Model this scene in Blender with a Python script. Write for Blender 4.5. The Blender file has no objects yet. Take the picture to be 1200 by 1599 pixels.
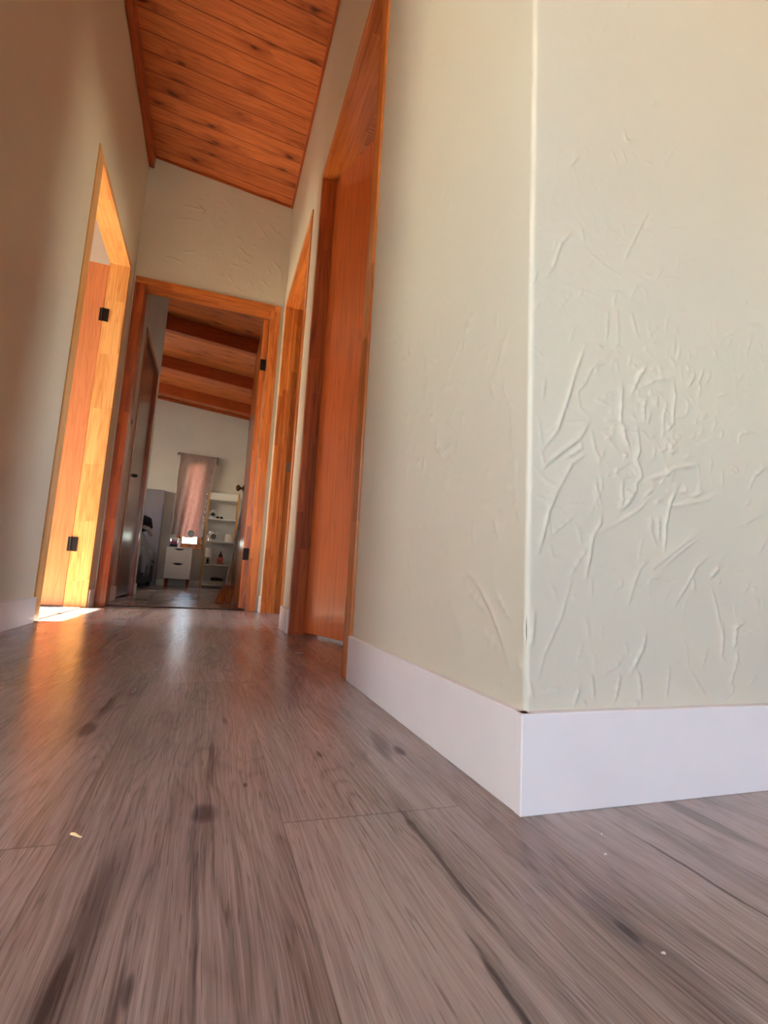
import bpy, bmesh, math, random
import numpy as np
from mathutils import Vector, Matrix
R = math.radians
S = bpy.context.scene
COL = S.collection

# ---------------------------------------------------------------- camera, light, exposure
yaw, pitch, roll, FPX = 0.321023, 0.137951, 0.0533405, 797.053
fw = Vector((math.sin(yaw)*math.cos(pitch), math.cos(yaw)*math.cos(pitch), math.sin(pitch)))
rt = Vector((math.cos(yaw), -math.sin(yaw), 0)); up = rt.cross(fw)
rt2 = math.cos(roll)*rt + math.sin(roll)*up; up2 = -math.sin(roll)*rt + math.cos(roll)*up
cd = bpy.data.cameras.new('camera'); cam = bpy.data.objects.new('camera', cd); COL.objects.link(cam)
cam.matrix_world = Matrix(((rt2.x, up2.x, -fw.x, 0), (rt2.y, up2.y, -fw.y, 0), (rt2.z, up2.z, -fw.z, 0.235), (0, 0, 0, 1)))
cd.sensor_fit = 'VERTICAL'; cd.sensor_height = 36; cd.sensor_width = 27; cd.lens = FPX/1599*36
cd.clip_start = 0.02; cd.clip_end = 200
S.camera = cam

SKY, SUN, EXPO = 0.6, 44.0, 2.18
w = bpy.data.worlds.new('world'); S.world = w; w.use_nodes = True
nt = w.node_tree; sky = nt.nodes.new('ShaderNodeTexSky'); sky.sky_type = 'NISHITA'; sky.sun_disc = False
sky.sun_elevation = R(37); sky.sun_rotation = R(-100)
nt.links.new(sky.outputs[0], nt.nodes['Background'].inputs[0]); nt.nodes['Background'].inputs[1].default_value = SKY
sl = bpy.data.lights.new('sun', 'SUN'); sl.energy = SUN; sl.angle = R(0.6); sl.color = (1, .87, .68)
sun = bpy.data.objects.new('sun', sl); COL.objects.link(sun)
SUNDIR = Vector((0.80, 0.045, -0.60)).normalized()
sun.rotation_euler = SUNDIR.to_track_quat('-Z', 'Y').to_euler(); sun.location = (-9, 1, 7)
S.view_settings.view_transform = 'Standard'; S.view_settings.look = 'None'
S.view_settings.gamma = 1; S.view_settings.use_curve_mapping = False; S.view_settings.exposure = EXPO
try:
    S.cycles.use_denoising = True; S.cycles.max_bounces = 12; S.cycles.diffuse_bounces = 8
    S.cycles.sample_clamp_indirect = 12
except Exception: pass

def window_light(name, loc, direction, sx, sy, power, color):
    """daylight of one window opening: an area lamp filling the opening, pointing into the room"""
    l = bpy.data.lights.new(name, 'AREA'); l.shape = 'RECTANGLE'; l.size = sx; l.size_y = sy; l.energy = power; l.color = color
    o = bpy.data.objects.new(name, l); COL.objects.link(o); o.location = loc
    o.rotation_euler = Vector(direction).to_track_quat('-Z', 'Z' if abs(direction[2]) < .9 else 'Y').to_euler()
    return o
window_light('daylight_living_left', (-1.75, -4.02, 1.35), (0, 1, 0), 1.7, 1.6, .5, (.80, .88, 1))
window_light('daylight_living_right', (.65, -4.02, 1.35), (0, 1, 0), 1.1, 1.6, 1.6, (.78, .88, 1))
window_light('daylight_living_west', (-3.42, -1.4, 1.45), (1, 0, 0), 2.1, 1.3, 17, (.86, .93, 1))
window_light('daylight_left_room', (-3.42, 2.8, 1.5), (1, 0, 0), 1.1, 1.4, 6, (1, .90, .74))
window_light('daylight_bedroom_side', (-3.42, 7.4, 1.7), (1, 0, 0), 1.7, .9, 4.2, (.80, .85, 1))
window_light('daylight_side_room', (3.62, 3.8, 1.5), (-1, 0, 0), 1.3, 1.1, 8, (1, .90, .74))

# ---------------------------------------------------------------- node helpers
def lin(c): return tuple((x/255/12.92 if x/255 <= .04045 else ((x/255+.055)/1.055)**2.4) for x in c)
def rgb(*c): return lin(c)+(1,)

class N:
    """a shader value one can do arithmetic with"""
    def __init__(s, t, k): s.t, s.k = t, k
    def _m(s, op, *a, clamp=False):
        n = s.t.nodes.new('ShaderNodeMath'); n.operation = op; n.use_clamp = clamp
        for i, x in enumerate((s,)+a):
            if isinstance(x, N): s.t.links.new(x.k, n.inputs[i])
            else: n.inputs[i].default_value = x
        return N(s.t, n.outputs[0])
    def __add__(s, o): return s._m('ADD', o)
    __radd__ = __add__
    def __sub__(s, o): return s._m('SUBTRACT', o)
    def __rsub__(s, o): return (s*-1)+o
    def __mul__(s, o): return s._m('MULTIPLY', o)
    __rmul__ = __mul__
    def __truediv__(s, o): return s._m('DIVIDE', o)
    def floor(s): return s._m('FLOOR')
    def fract(s): return s._m('FRACT')
    def abs(s): return s._m('ABSOLUTE')
    def pow(s, o): return s._m('POWER', o)
    def clamp(s): return s._m('MULTIPLY', 1.0, clamp=True)
    def less(s, o): return s._m('LESS_THAN', o)
    def min(s, o): return s._m('MINIMUM', o)
    def max(s, o): return s._m('MAXIMUM', o)
    def sin(s): return s._m('SINE')
    def step(s, a, b, lo=0.0, hi=1.0):
        n = s.t.nodes.new('ShaderNodeMapRange'); n.interpolation_type = 'SMOOTHSTEP'
        s.t.links.new(s.k, n.inputs['Value'])
        n.inputs['From Min'].default_value = a; n.inputs['From Max'].default_value = b
        n.inputs['To Min'].default_value = lo; n.inputs['To Max'].default_value = hi
        return N(s.t, n.outputs[0])

def coords(t, world=False):
    if world:
        g = t.nodes.new('ShaderNodeNewGeometry'); k = g.outputs['Position']
    else:
        g = t.nodes.new('ShaderNodeTexCoord'); k = g.outputs['Object']
    s = t.nodes.new('ShaderNodeSeparateXYZ'); t.links.new(k, s.inputs[0])
    return [N(t, s.outputs[i]) for i in range(3)]
def vec(t, x, y, z):
    c = t.nodes.new('ShaderNodeCombineXYZ')
    for i, v in enumerate((x, y, z)):
        if isinstance(v, N): t.links.new(v.k, c.inputs[i])
        else: c.inputs[i].default_value = v
    return c.outputs[0]
def noise(t, v, scale=1.0, detail=3, rough=.5, dist=0.0):
    n = t.nodes.new('ShaderNodeTexNoise'); t.links.new(v, n.inputs['Vector'])
    n.inputs['Scale'].default_value = scale; n.inputs['Detail'].default_value = detail
    n.inputs['Roughness'].default_value = rough; n.inputs['Distortion'].default_value = dist
    return N(t, n.outputs[0])
def white(t, x, y, z):
    n = t.nodes.new('ShaderNodeTexWhiteNoise'); t.links.new(vec(t, x, y, z), n.inputs['Vector']); return N(t, n.outputs['Value'])
def mix(t, f, a, b, mode='MIX'):
    m = t.nodes.new('ShaderNodeMix'); m.data_type = 'RGBA'; m.blend_type = mode
    if isinstance(f, N): t.links.new(f.k, m.inputs['Factor'])
    else: m.inputs['Factor'].default_value = f
    for k, v in (('A', a), ('B', b)):
        s = [i for i in m.inputs if i.name == k and i.type == 'RGBA'][0]
        if isinstance(v, tuple): s.default_value = v
        else: t.links.new(v, s)
    return [o for o in m.outputs if o.type == 'RGBA'][0]
def new_mat(name, color=None, rough=.5, metal=0, spec=.5, trans=0, coat=0, ior=1.45):
    m = bpy.data.materials.new(name); m.use_nodes = True; t = m.node_tree; b = t.nodes['Principled BSDF']
    if color: b.inputs['Base Color'].default_value = color
    b.inputs['Roughness'].default_value = rough; b.inputs['Metallic'].default_value = metal
    b.inputs['Specular IOR Level'].default_value = spec; b.inputs['Transmission Weight'].default_value = trans
    b.inputs['Coat Weight'].default_value = coat; b.inputs['IOR'].default_value = ior
    b.inputs['Coat Roughness'].default_value = .15
    return m, t, b
def bump(t, b, h, strength=.3, dist=.002):
    n = t.nodes.new('ShaderNodeBump'); n.inputs['Strength'].default_value = strength; n.inputs['Distance'].default_value = dist
    t.links.new(h.k, n.inputs['Height']); t.links.new(n.outputs[0], b.inputs['Normal'])

def plain(name, c, rough=.5, metal=0, var=.06, scale=30, **k):
    """a plain painted, plastic or cloth colour with a little procedural unevenness"""
    m, t, b = new_mat(name, rgb(*c), rough, metal, **k)
    x, y, z = coords(t); n = noise(t, vec(t, x, y, z), scale, 3)
    c2 = tuple(max(0, v*(1-3*var)) for v in rgb(*c)[:3])+(1,)
    t.links.new(mix(t, n.step(.35, .7), rgb(*c), c2), b.inputs['Base Color'])
    return m

def wood(name, light, dark, axis=2, rough=.32, coat=.35, block=0.35, blockw=.045, knots=0.0, tone=.25, grain=1.0):
    """varnished pine: grain along axis, finger-jointed blocks of differing tone, optional knots"""
    m, t, b = new_mat(name, None, rough, coat=coat)
    P = coords(t); a = P[axis]; o = [P[i] for i in range(3) if i != axis]
    r1 = (o[0]/blockw).floor(); r2 = (o[1]/blockw).floor()
    off = white(t, r1, r2, 3.1)
    blk = ((a/block)+off).floor() if block else None
    hv = white(t, r1, r2, blk) if block else white(t, 0.2, 0.4, 0.6)
    g = noise(t, vec(t, o[0]*90*grain, o[1]*90*grain, a*3.0), 1, 4, .6, .6)
    rings = noise(t, vec(t, o[0]*14, o[1]*14, a*1.1+hv*9), 1, 2, .5, .4)
    lines = ((rings*9).fract()-.5).abs()*2
    f = (g.step(.3, .72)*.45 + lines.pow(2.0)*.35 + (hv-.35)*tone*2).clamp()
    c = mix(t, f, rgb(*light), rgb(*dark))
    if knots:
        v = t.nodes.new('ShaderNodeTexVoronoi'); t.links.new(vec(t, o[0]*6, o[1]*6, a*2.2), v.inputs['Vector']); v.inputs['Scale'].default_value = 1
        kn = N(t, v.outputs['Distance']).step(.0, .13, 1, 0)*knots
        c = mix(t, kn, c, rgb(78, 30, 12))
    t.links.new(c, b.inputs['Base Color'])
    bump(t, b, g, .12, .001)
    return m

# ---------------------------------------------------------------- materials
def plaster_mat(name, c):
    m, t, b = new_mat(name, rgb(*c), .42, spec=.45)
    x, y, z = coords(t, True); v = vec(t, x, y, z)
    big = noise(t, v, 1.7, 2); mid = noise(t, v, 9, 3, .5, .5); fine = noise(t, v, 60, 3, .6); mic = noise(t, v, 260, 2, .6)
    ridge = (1-((noise(t, v, 13, 2, .5, 1.3)-.5).abs()*16)).clamp()*noise(t, v, 5, 1).step(.56, .68)
    c2 = tuple(q*.93 for q in rgb(*c)[:3])+(1,)
    t.links.new(mix(t, big.step(.3, .7), rgb(*c), c2), b.inputs['Base Color'])
    bump(t, b, mid*1.2+fine*.16+mic*.03+ridge*.10, .45, .003)
    return m
PLASTER = plaster_mat('cream_plaster', (208, 202, 183))
PLAIN_WALL = plain('pale_wall_paint', (205, 202, 196), .6, var=.02, scale=3)
SKIRT = plain('white_skirting_paint', (228, 223, 222), .35, var=.015, scale=8)

def floor_mat():
    m, t, b = new_mat('grey_brown_laminate', None, .3, spec=.5)
    x, y, z = coords(t, True)
    W, L = .19, 1.2
    row = ((x+.10)/W).floor(); fx = ((x+.10)/W).fract()
    odd = (row*.5).fract().less(.25)                    # 1 on even rows
    sh = white(t, row, 7.0, 1.0)*.5
    yy = (y-.53)/L + (1-(row*.5).fract()*2)*(.37+sh*.2)   # rows that end at y = .53 keep phase 0
    pl_ = yy.floor(); fy = yy.fract()
    h1 = white(t, row, pl_, 1.3); h2 = white(t, row, pl_, 5.7)
    # warp around knots gives the cathedral figure
    wob = noise(t, vec(t, x*7+h1*30, y*1.6+h2*30, 0), 1, 3, .5, .3)
    fig = noise(t, vec(t, x*11+wob*1.4, y*1.1+h1*40, h2*20), 1, 2, .5, .5)
    rings = ((fig*21).fract()-.5).abs()*2
    g1 = noise(t, vec(t, x*430+wob*16, y*8, h1*9), 1, 3, .65, .2)
    g2 = noise(t, vec(t, x*150+wob*18, y*3.0, h2*9), 1, 3, .6, .5)
    broad = noise(t, vec(t, x*9+h2*11, y*1.5, h1*13), 1, 2, .5, .6)
    pores = noise(t, vec(t, x*520, y*26, h1*3), 1, 1, .5).step(.60, .72)
    f = (g1.step(.30, .72)*.36 + g2.step(.3, .7)*.22 + rings.pow(3.0)*.30*fig.step(.3, .6) + (h1-.5)*.18 + broad.step(.35, .7)*.25 - .12).clamp()
    c = mix(t, f, rgb(174, 162, 157), rgb(96, 84, 81))
    c = mix(t, broad.step(.5, .78)*.5, c, rgb(136, 116, 104))
    comb = noise(t, vec(t, x*620+wob*22, y*7, h1*5), 1, 2, .5, .1).step(.52, .68)
    c = mix(t, comb*.28, c, rgb(200, 188, 180))
    c = mix(t, pores*.35, c, rgb(70, 54, 50))
    # dark knots and mineral streaks where the boards have them: x, y, half width, half length, slant, depth
    spots = [(.018, .566, .010, .020, 0, 1), (.012, .50, .010, .08, .08, .40), (.025, .72, .0035, .07, 0, .7), (-.061, .352, .006, .045, .05, 1.3), (-.056, .40, .012, .12, .07, .75), (-.052, .50, .007, .10, .05, .35),
             (-.022, .347, .0035, .012, 0, .9), (-.028, .31, .003, .06, .06, .7), (.280, .715, .006, .018, 0, 1), (.262, .75, .009, .06, .1, .65), (.258, .93, .007, .05, 0, .4),
             (.303, .318, .0035, .014, .0, 1.3), (.303, .325, .010, .035, 0, .6), (.306, .27, .012, .06, 0, .45), (.213, .50, .004, .018, 0, 1.1), (.2135, .44, .0028, .10, 0, 1.1), (.218, .42, .010, .14, 0, .4), (.216, .325, .004, .02, 0, .5),
             (.1895, .285, .0026, .045, 0, 1.2), (.193, .29, .006, .06, 0, .4), (-.148, .88, .009, .035, .03, .95), (-.144, 1.02, .007, .09, 0, .75), (-.118, 1.2, .006, .12, 0, .5), (.424, .36, .0018, .09, 0, .9), (.530, .45, .010, .06, 0, .6),
             (.013, .36, .0022, .10, 0, .55), (.045, .90, .003, .02, 0, .6), (.165, .72, .003, .012, 0, .7), (.10, 1.5, .015, .2, 0, .35), (-.3, 1.7, .02, .25, 0, .45), (-.42, 1.35, .014, .2, 0, .45),
             (.062, .63, .002, .006, 0, .8), (.26, 1.3, .02, .12, 0, .3), (-.08, 2.2, .03, .3, 0, .3), (.46, .40, .016, .10, 0, .35)]
    tot = None
    wx = (noise(t, vec(t, x*25, y*14, 0), 1, 3)-.5)*.010
    for sx, sy, a_, b_, sl_, d_ in spots:
        u = (x-sx-(y-sy)*sl_+wx)/a_; v_ = (y-sy)/b_
        e = (u*u+v_*v_).step(0, 2.4, min(d_, 1.2), 0)
        tot = e if tot is None else tot.max(e)
    c = mix(t, (tot*(.55+g1*.6)*(.7+g2*.5)).clamp()*.92, c, rgb(50, 40, 43))
    seam = (fx.less(.0045)+fx._m('GREATER_THAN', .9965)+fy.less(.0012)+fy._m('GREATER_THAN', .9990)).clamp()
    c = mix(t, seam*.30, c, rgb(46, 36, 34))
    t.links.new(c, b.inputs['Base Color'])
    rr = noise(t, vec(t, x*6, y*2, 0), 1, 3, .6)
    k = (rr*.12+.12+g1*.06)
    t.links.new(k.k, b.inputs['Roughness'])
    bump(t, b, g1*.5+pores*-.5+seam*-1.0+noise(t, vec(t, x*12, y*5, 0), 1, 2)*3, .16, .0012)
    return m
FLOOR = floor_mat()

def ceiling_mat():
    m, t, b = new_mat('varnished_pine_boards', None, .34, coat=.25)
    x, y, z = coords(t, True); W = .118
    row = (y/W).floor(); fy = (y/W).fract()
    h = white(t, row, 2.0, 4.0); h2 = white(t, row, 9.0, 1.0)
    g = noise(t, vec(t, x*3+h*20, y*85, h*8), 1, 4, .6, .5)
    fig = noise(t, vec(t, x*1.5+h*31, y*15, h2*9), 1, 2, .5, .6)
    lines = ((fig*9).fract()-.5).abs()*2
    v = t.nodes.new('ShaderNodeTexVoronoi'); v.voronoi_dimensions = '2D'; t.links.new(vec(t, x*3.0+h*17, y*8.475, 0), v.inputs['Vector']); v.inputs['Scale'].default_value = 1
    d = N(t, v.outputs['Distance'])+(noise(t, vec(t, x*9, y*30, 0), 1, 3)-.5)*.5
    pick = N(t, v.outputs['Color'])
    halo = d.step(.02, .5, 1, 0); core = d.step(.02, .13, 1, 0)
    f = (g.step(.3, .7)*.4+lines.pow(2.5)*.3+(h-.5)*.35+.05).clamp()
    c = mix(t, f, rgb(212, 122, 68), rgb(138, 62, 30))
    c = mix(t, halo*.55*pick.step(.42, .55), c, rgb(120, 44, 20)); c = mix(t, core*.8*pick.step(.42, .55), c, rgb(62, 20, 12))
    seam = (fy.less(.03)+fy._m('GREATER_THAN', .975)).clamp()
    c = mix(t, seam*.7, c, rgb(88, 32, 14))
    t.links.new(c, b.inputs['Base Color']); bump(t, b, g*.3-seam*4, .35, .003)
    return m
CEIL = ceiling_mat()
FRAME_V = wood('orange_pine_upright', (222, 138, 66), (158, 74, 28), 2)
FRAME_X = wood('orange_pine_across', (222, 138, 66), (158, 74, 28), 0)
FRAME_Y = wood('orange_pine_lengthwise', (222, 138, 66), (158, 74, 28), 1)
SUNLIT_V = wood('sunlit_pine_upright', (230, 180, 112), (194, 128, 64), 2)  # left doorway pine with the yellow of the sunlight put into its colour
SUNLIT_Y = wood('sunlit_pine_lengthwise', (230, 180, 112), (194, 128, 64), 1)  # same sunlight tint painted in, for the header
RED_V = wood('red_brown_pine_upright', (186, 86, 36), (116, 42, 16), 2)
RED_X = wood('red_brown_pine_across', (186, 86, 36), (116, 42, 16), 0)
BEAM_X = wood('stained_beam', (176, 84, 40), (104, 40, 20), 0, block=0, knots=.5, coat=.15)
BEAM_Y = wood('stained_fascia', (176, 84, 40), (104, 40, 20), 1, block=0, coat=.15)
LEAF_A = wood('red_oak_veneer', (206, 104, 48), (146, 58, 22), 2, block=0, grain=1.3)
LEAF_L = wood('tan_veneer', (200, 130, 86), (166, 94, 54), 2, block=0, grain=.8)
LEAF_P = wood('dark_closet_veneer', (112, 70, 56), (74, 40, 32), 2, block=0, rough=.25)
BLACK = plain('black_painted_metal', (26, 23, 24), .45, .3)
BRASS = plain('aged_brass', (120, 88, 52), .28, .9)
DARKSTRIP = plain('dark_metal_strip', (58, 46, 42), .5, .5)
GLASS, _t, _b = new_mat('window_glass', (1, 1, 1, 1), 0.0, trans=1)

# ---------------------------------------------------------------- mesh helpers
def box(bm, x0, x1, y0, y1, z0, z1, bev=0.0):
    vs = [bm.verts.new(p) for p in ((x0,y0,z0),(x1,y0,z0),(x1,y1,z0),(x0,y1,z0),(x0,y0,z1),(x1,y0,z1),(x1,y1,z1),(x0,y1,z1))]
    fs = [bm.faces.new([vs[i] for i in f]) for f in ((0,3,2,1),(4,5,6,7),(0,1,5,4),(1,2,6,5),(2,3,7,6),(3,0,4,7))]
    if bev:
        es = list({e for f in fs for e in f.edges})
        bmesh.ops.bevel(bm, geom=es, offset=bev, segments=2, affect='EDGES', profile=.5)
def lathe(bm, prof, c=(0,0,0), axis=2, seg=28):
    """prof: (radius, height) pairs revolved about an axis through c"""
    rings = []
    for r, h in prof:
        ring = []
        for i in range(seg):
            a = 2*math.pi*i/seg; p = [r*math.cos(a), r*math.sin(a)]
            q = {2: (p[0], p[1], h), 0: (h, p[0], p[1]), 1: (p[0], h, p[1])}[axis]
            ring.append(bm.verts.new((c[0]+q[0], c[1]+q[1], c[2]+q[2])))
        rings.append(ring)
    for a, b_ in zip(rings, rings[1:]):
        for i in range(seg): bm.faces.new((a[i], a[(i+1) % seg], b_[(i+1) % seg], b_[i]))
    bm.faces.new(rings[0][::-1]); bm.faces.new(rings[-1])
def tube(bm, pts, r, seg=10):
    """round tube through pts; r a number or one per point"""
    pts = [Vector(p) for p in pts]; rs = r if isinstance(r, (list, tuple)) else [r]*len(pts)
    rings = []; n = None
    for i, p in enumerate(pts):
        d = (pts[min(i+1, len(pts)-1)]-pts[max(i-1, 0)]).normalized()
        if n is None: n = d.orthogonal().normalized()
        n = (n-d*n.dot(d)).normalized(); b_ = d.cross(n)
        rings.append([bm.verts.new(p+(n*math.cos(2*math.pi*k/seg)+b_*math.sin(2*math.pi*k/seg))*rs[i]) for k in range(seg)])
    for a, c in zip(rings, rings[1:]):
        for i in range(seg): bm.faces.new((a[i], a[(i+1) % seg], c[(i+1) % seg], c[i]))
    bm.faces.new(rings[0][::-1]); bm.faces.new(rings[-1])
def grid(bm, f, nu, nv):
    V = [[bm.verts.new(f(i/nu, j/nv)) for j in range(nv+1)] for i in range(nu+1)]
    for i in range(nu):
        for j in range(nv): bm.faces.new((V[i][j], V[i+1][j], V[i+1][j+1], V[i][j+1]))
def obj(name, bm, mat, parent=None, smooth=False, label=None):
    bmesh.ops.recalc_face_normals(bm, faces=bm.faces)
    me = bpy.data.meshes.new(name); bm.to_mesh(me); bm.free()
    o = bpy.data.objects.new(name, me); COL.objects.link(o); me.materials.append(mat)
    if smooth:
        me.polygons.foreach_set('use_smooth', [True]*len(me.polygons))
        try:
            mod = None; me.set_sharp_from_angle(angle=R(40))
        except Exception: pass
    if parent: o.parent = parent
    if label: o['label'] = label
    return o
def empty(name, loc=(0,0,0)):
    o = bpy.data.objects.new(name, None); COL.objects.link(o); o.location = loc; o.empty_display_size = .1; return o
def thing(name, label, cat, loc, group=None, rz=0):
    o = empty(name, loc); tag(o, label, cat, group); o.rotation_euler.z = rz; return o
def tag(o, label, cat, group=None):
    o['label'] = label; o['category'] = cat
    if group: o['group'] = group
    return o
def struct(o): o['kind'] = 'structure'; return o
def boxobj(name, m, parent, *b, bev=0.0, label=None):
    bm = bmesh.new(); box(bm, *b, bev=bev); return obj(name, bm, m, parent, label=label)

# ---------------------------------------------------------------- dimensions of the house (metres)
XL, XR, YC, YF, YB = -.668, .343, .503, 3.62, 9.15     # left wall, right wall, corner wall, far wall, bedroom back wall
def zc(x): return 3.03 + .1*(XR-x)                        # the boarded ceiling falls to the right

class Shell:
    """wall mesh: solid boxes plus finely divided plaster faces"""
    def __init__(s): s.v, s.f, s.sm = [], [], []
    def box(s, x0, x1, y0, y1, z0=0, z1=None):
        n = len(s.v)
        for z, top in ((z0, 0), (z1, 1)):
            for x, y in ((x0,y0),(x1,y0),(x1,y1),(x0,y1)):
                s.v.append((x, y, (zc(x)+.004) if z is None else z))
        for q in ((0,3,2,1),(4,5,6,7),(0,1,5,4),(1,2,6,5),(2,3,7,6),(3,0,4,7)):
            s.f.append(tuple(n+i for i in q)); s.sm.append(False)
    def sheet(s, U, V, fn, flip=False):
        """fn(U grid, V grid) -> x, y, z arrays"""
        A, B = np.meshgrid(U, V, indexing='ij'); x, y, z = fn(A, B); n = len(s.v)
        z = np.minimum(z, 3.034+.1*(XR-x))
        s.v.extend(zip(x.ravel().tolist(), y.ravel().tolist(), z.ravel().tolist()))
        nu, nv = A.shape
        i = (np.arange(nu-1)[:, None]*nv+np.arange(nv-1)[None]).ravel()+n
        Q = np.stack([i, i+nv, i+nv+1, i+1], 1)
        if flip: Q = Q[:, ::-1]
        s.f.extend(map(tuple, Q.tolist())); s.sm.extend([True]*len(Q))
    def build(s, name, mat):
        me = bpy.data.meshes.new(name); me.from_pydata(s.v, [], s.f); me.update()
        me.polygons.foreach_set('use_smooth', s.sm); me.materials.append(mat)
        o = bpy.data.objects.new(name, me); COL.objects.link(o); return struct(o)
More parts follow.
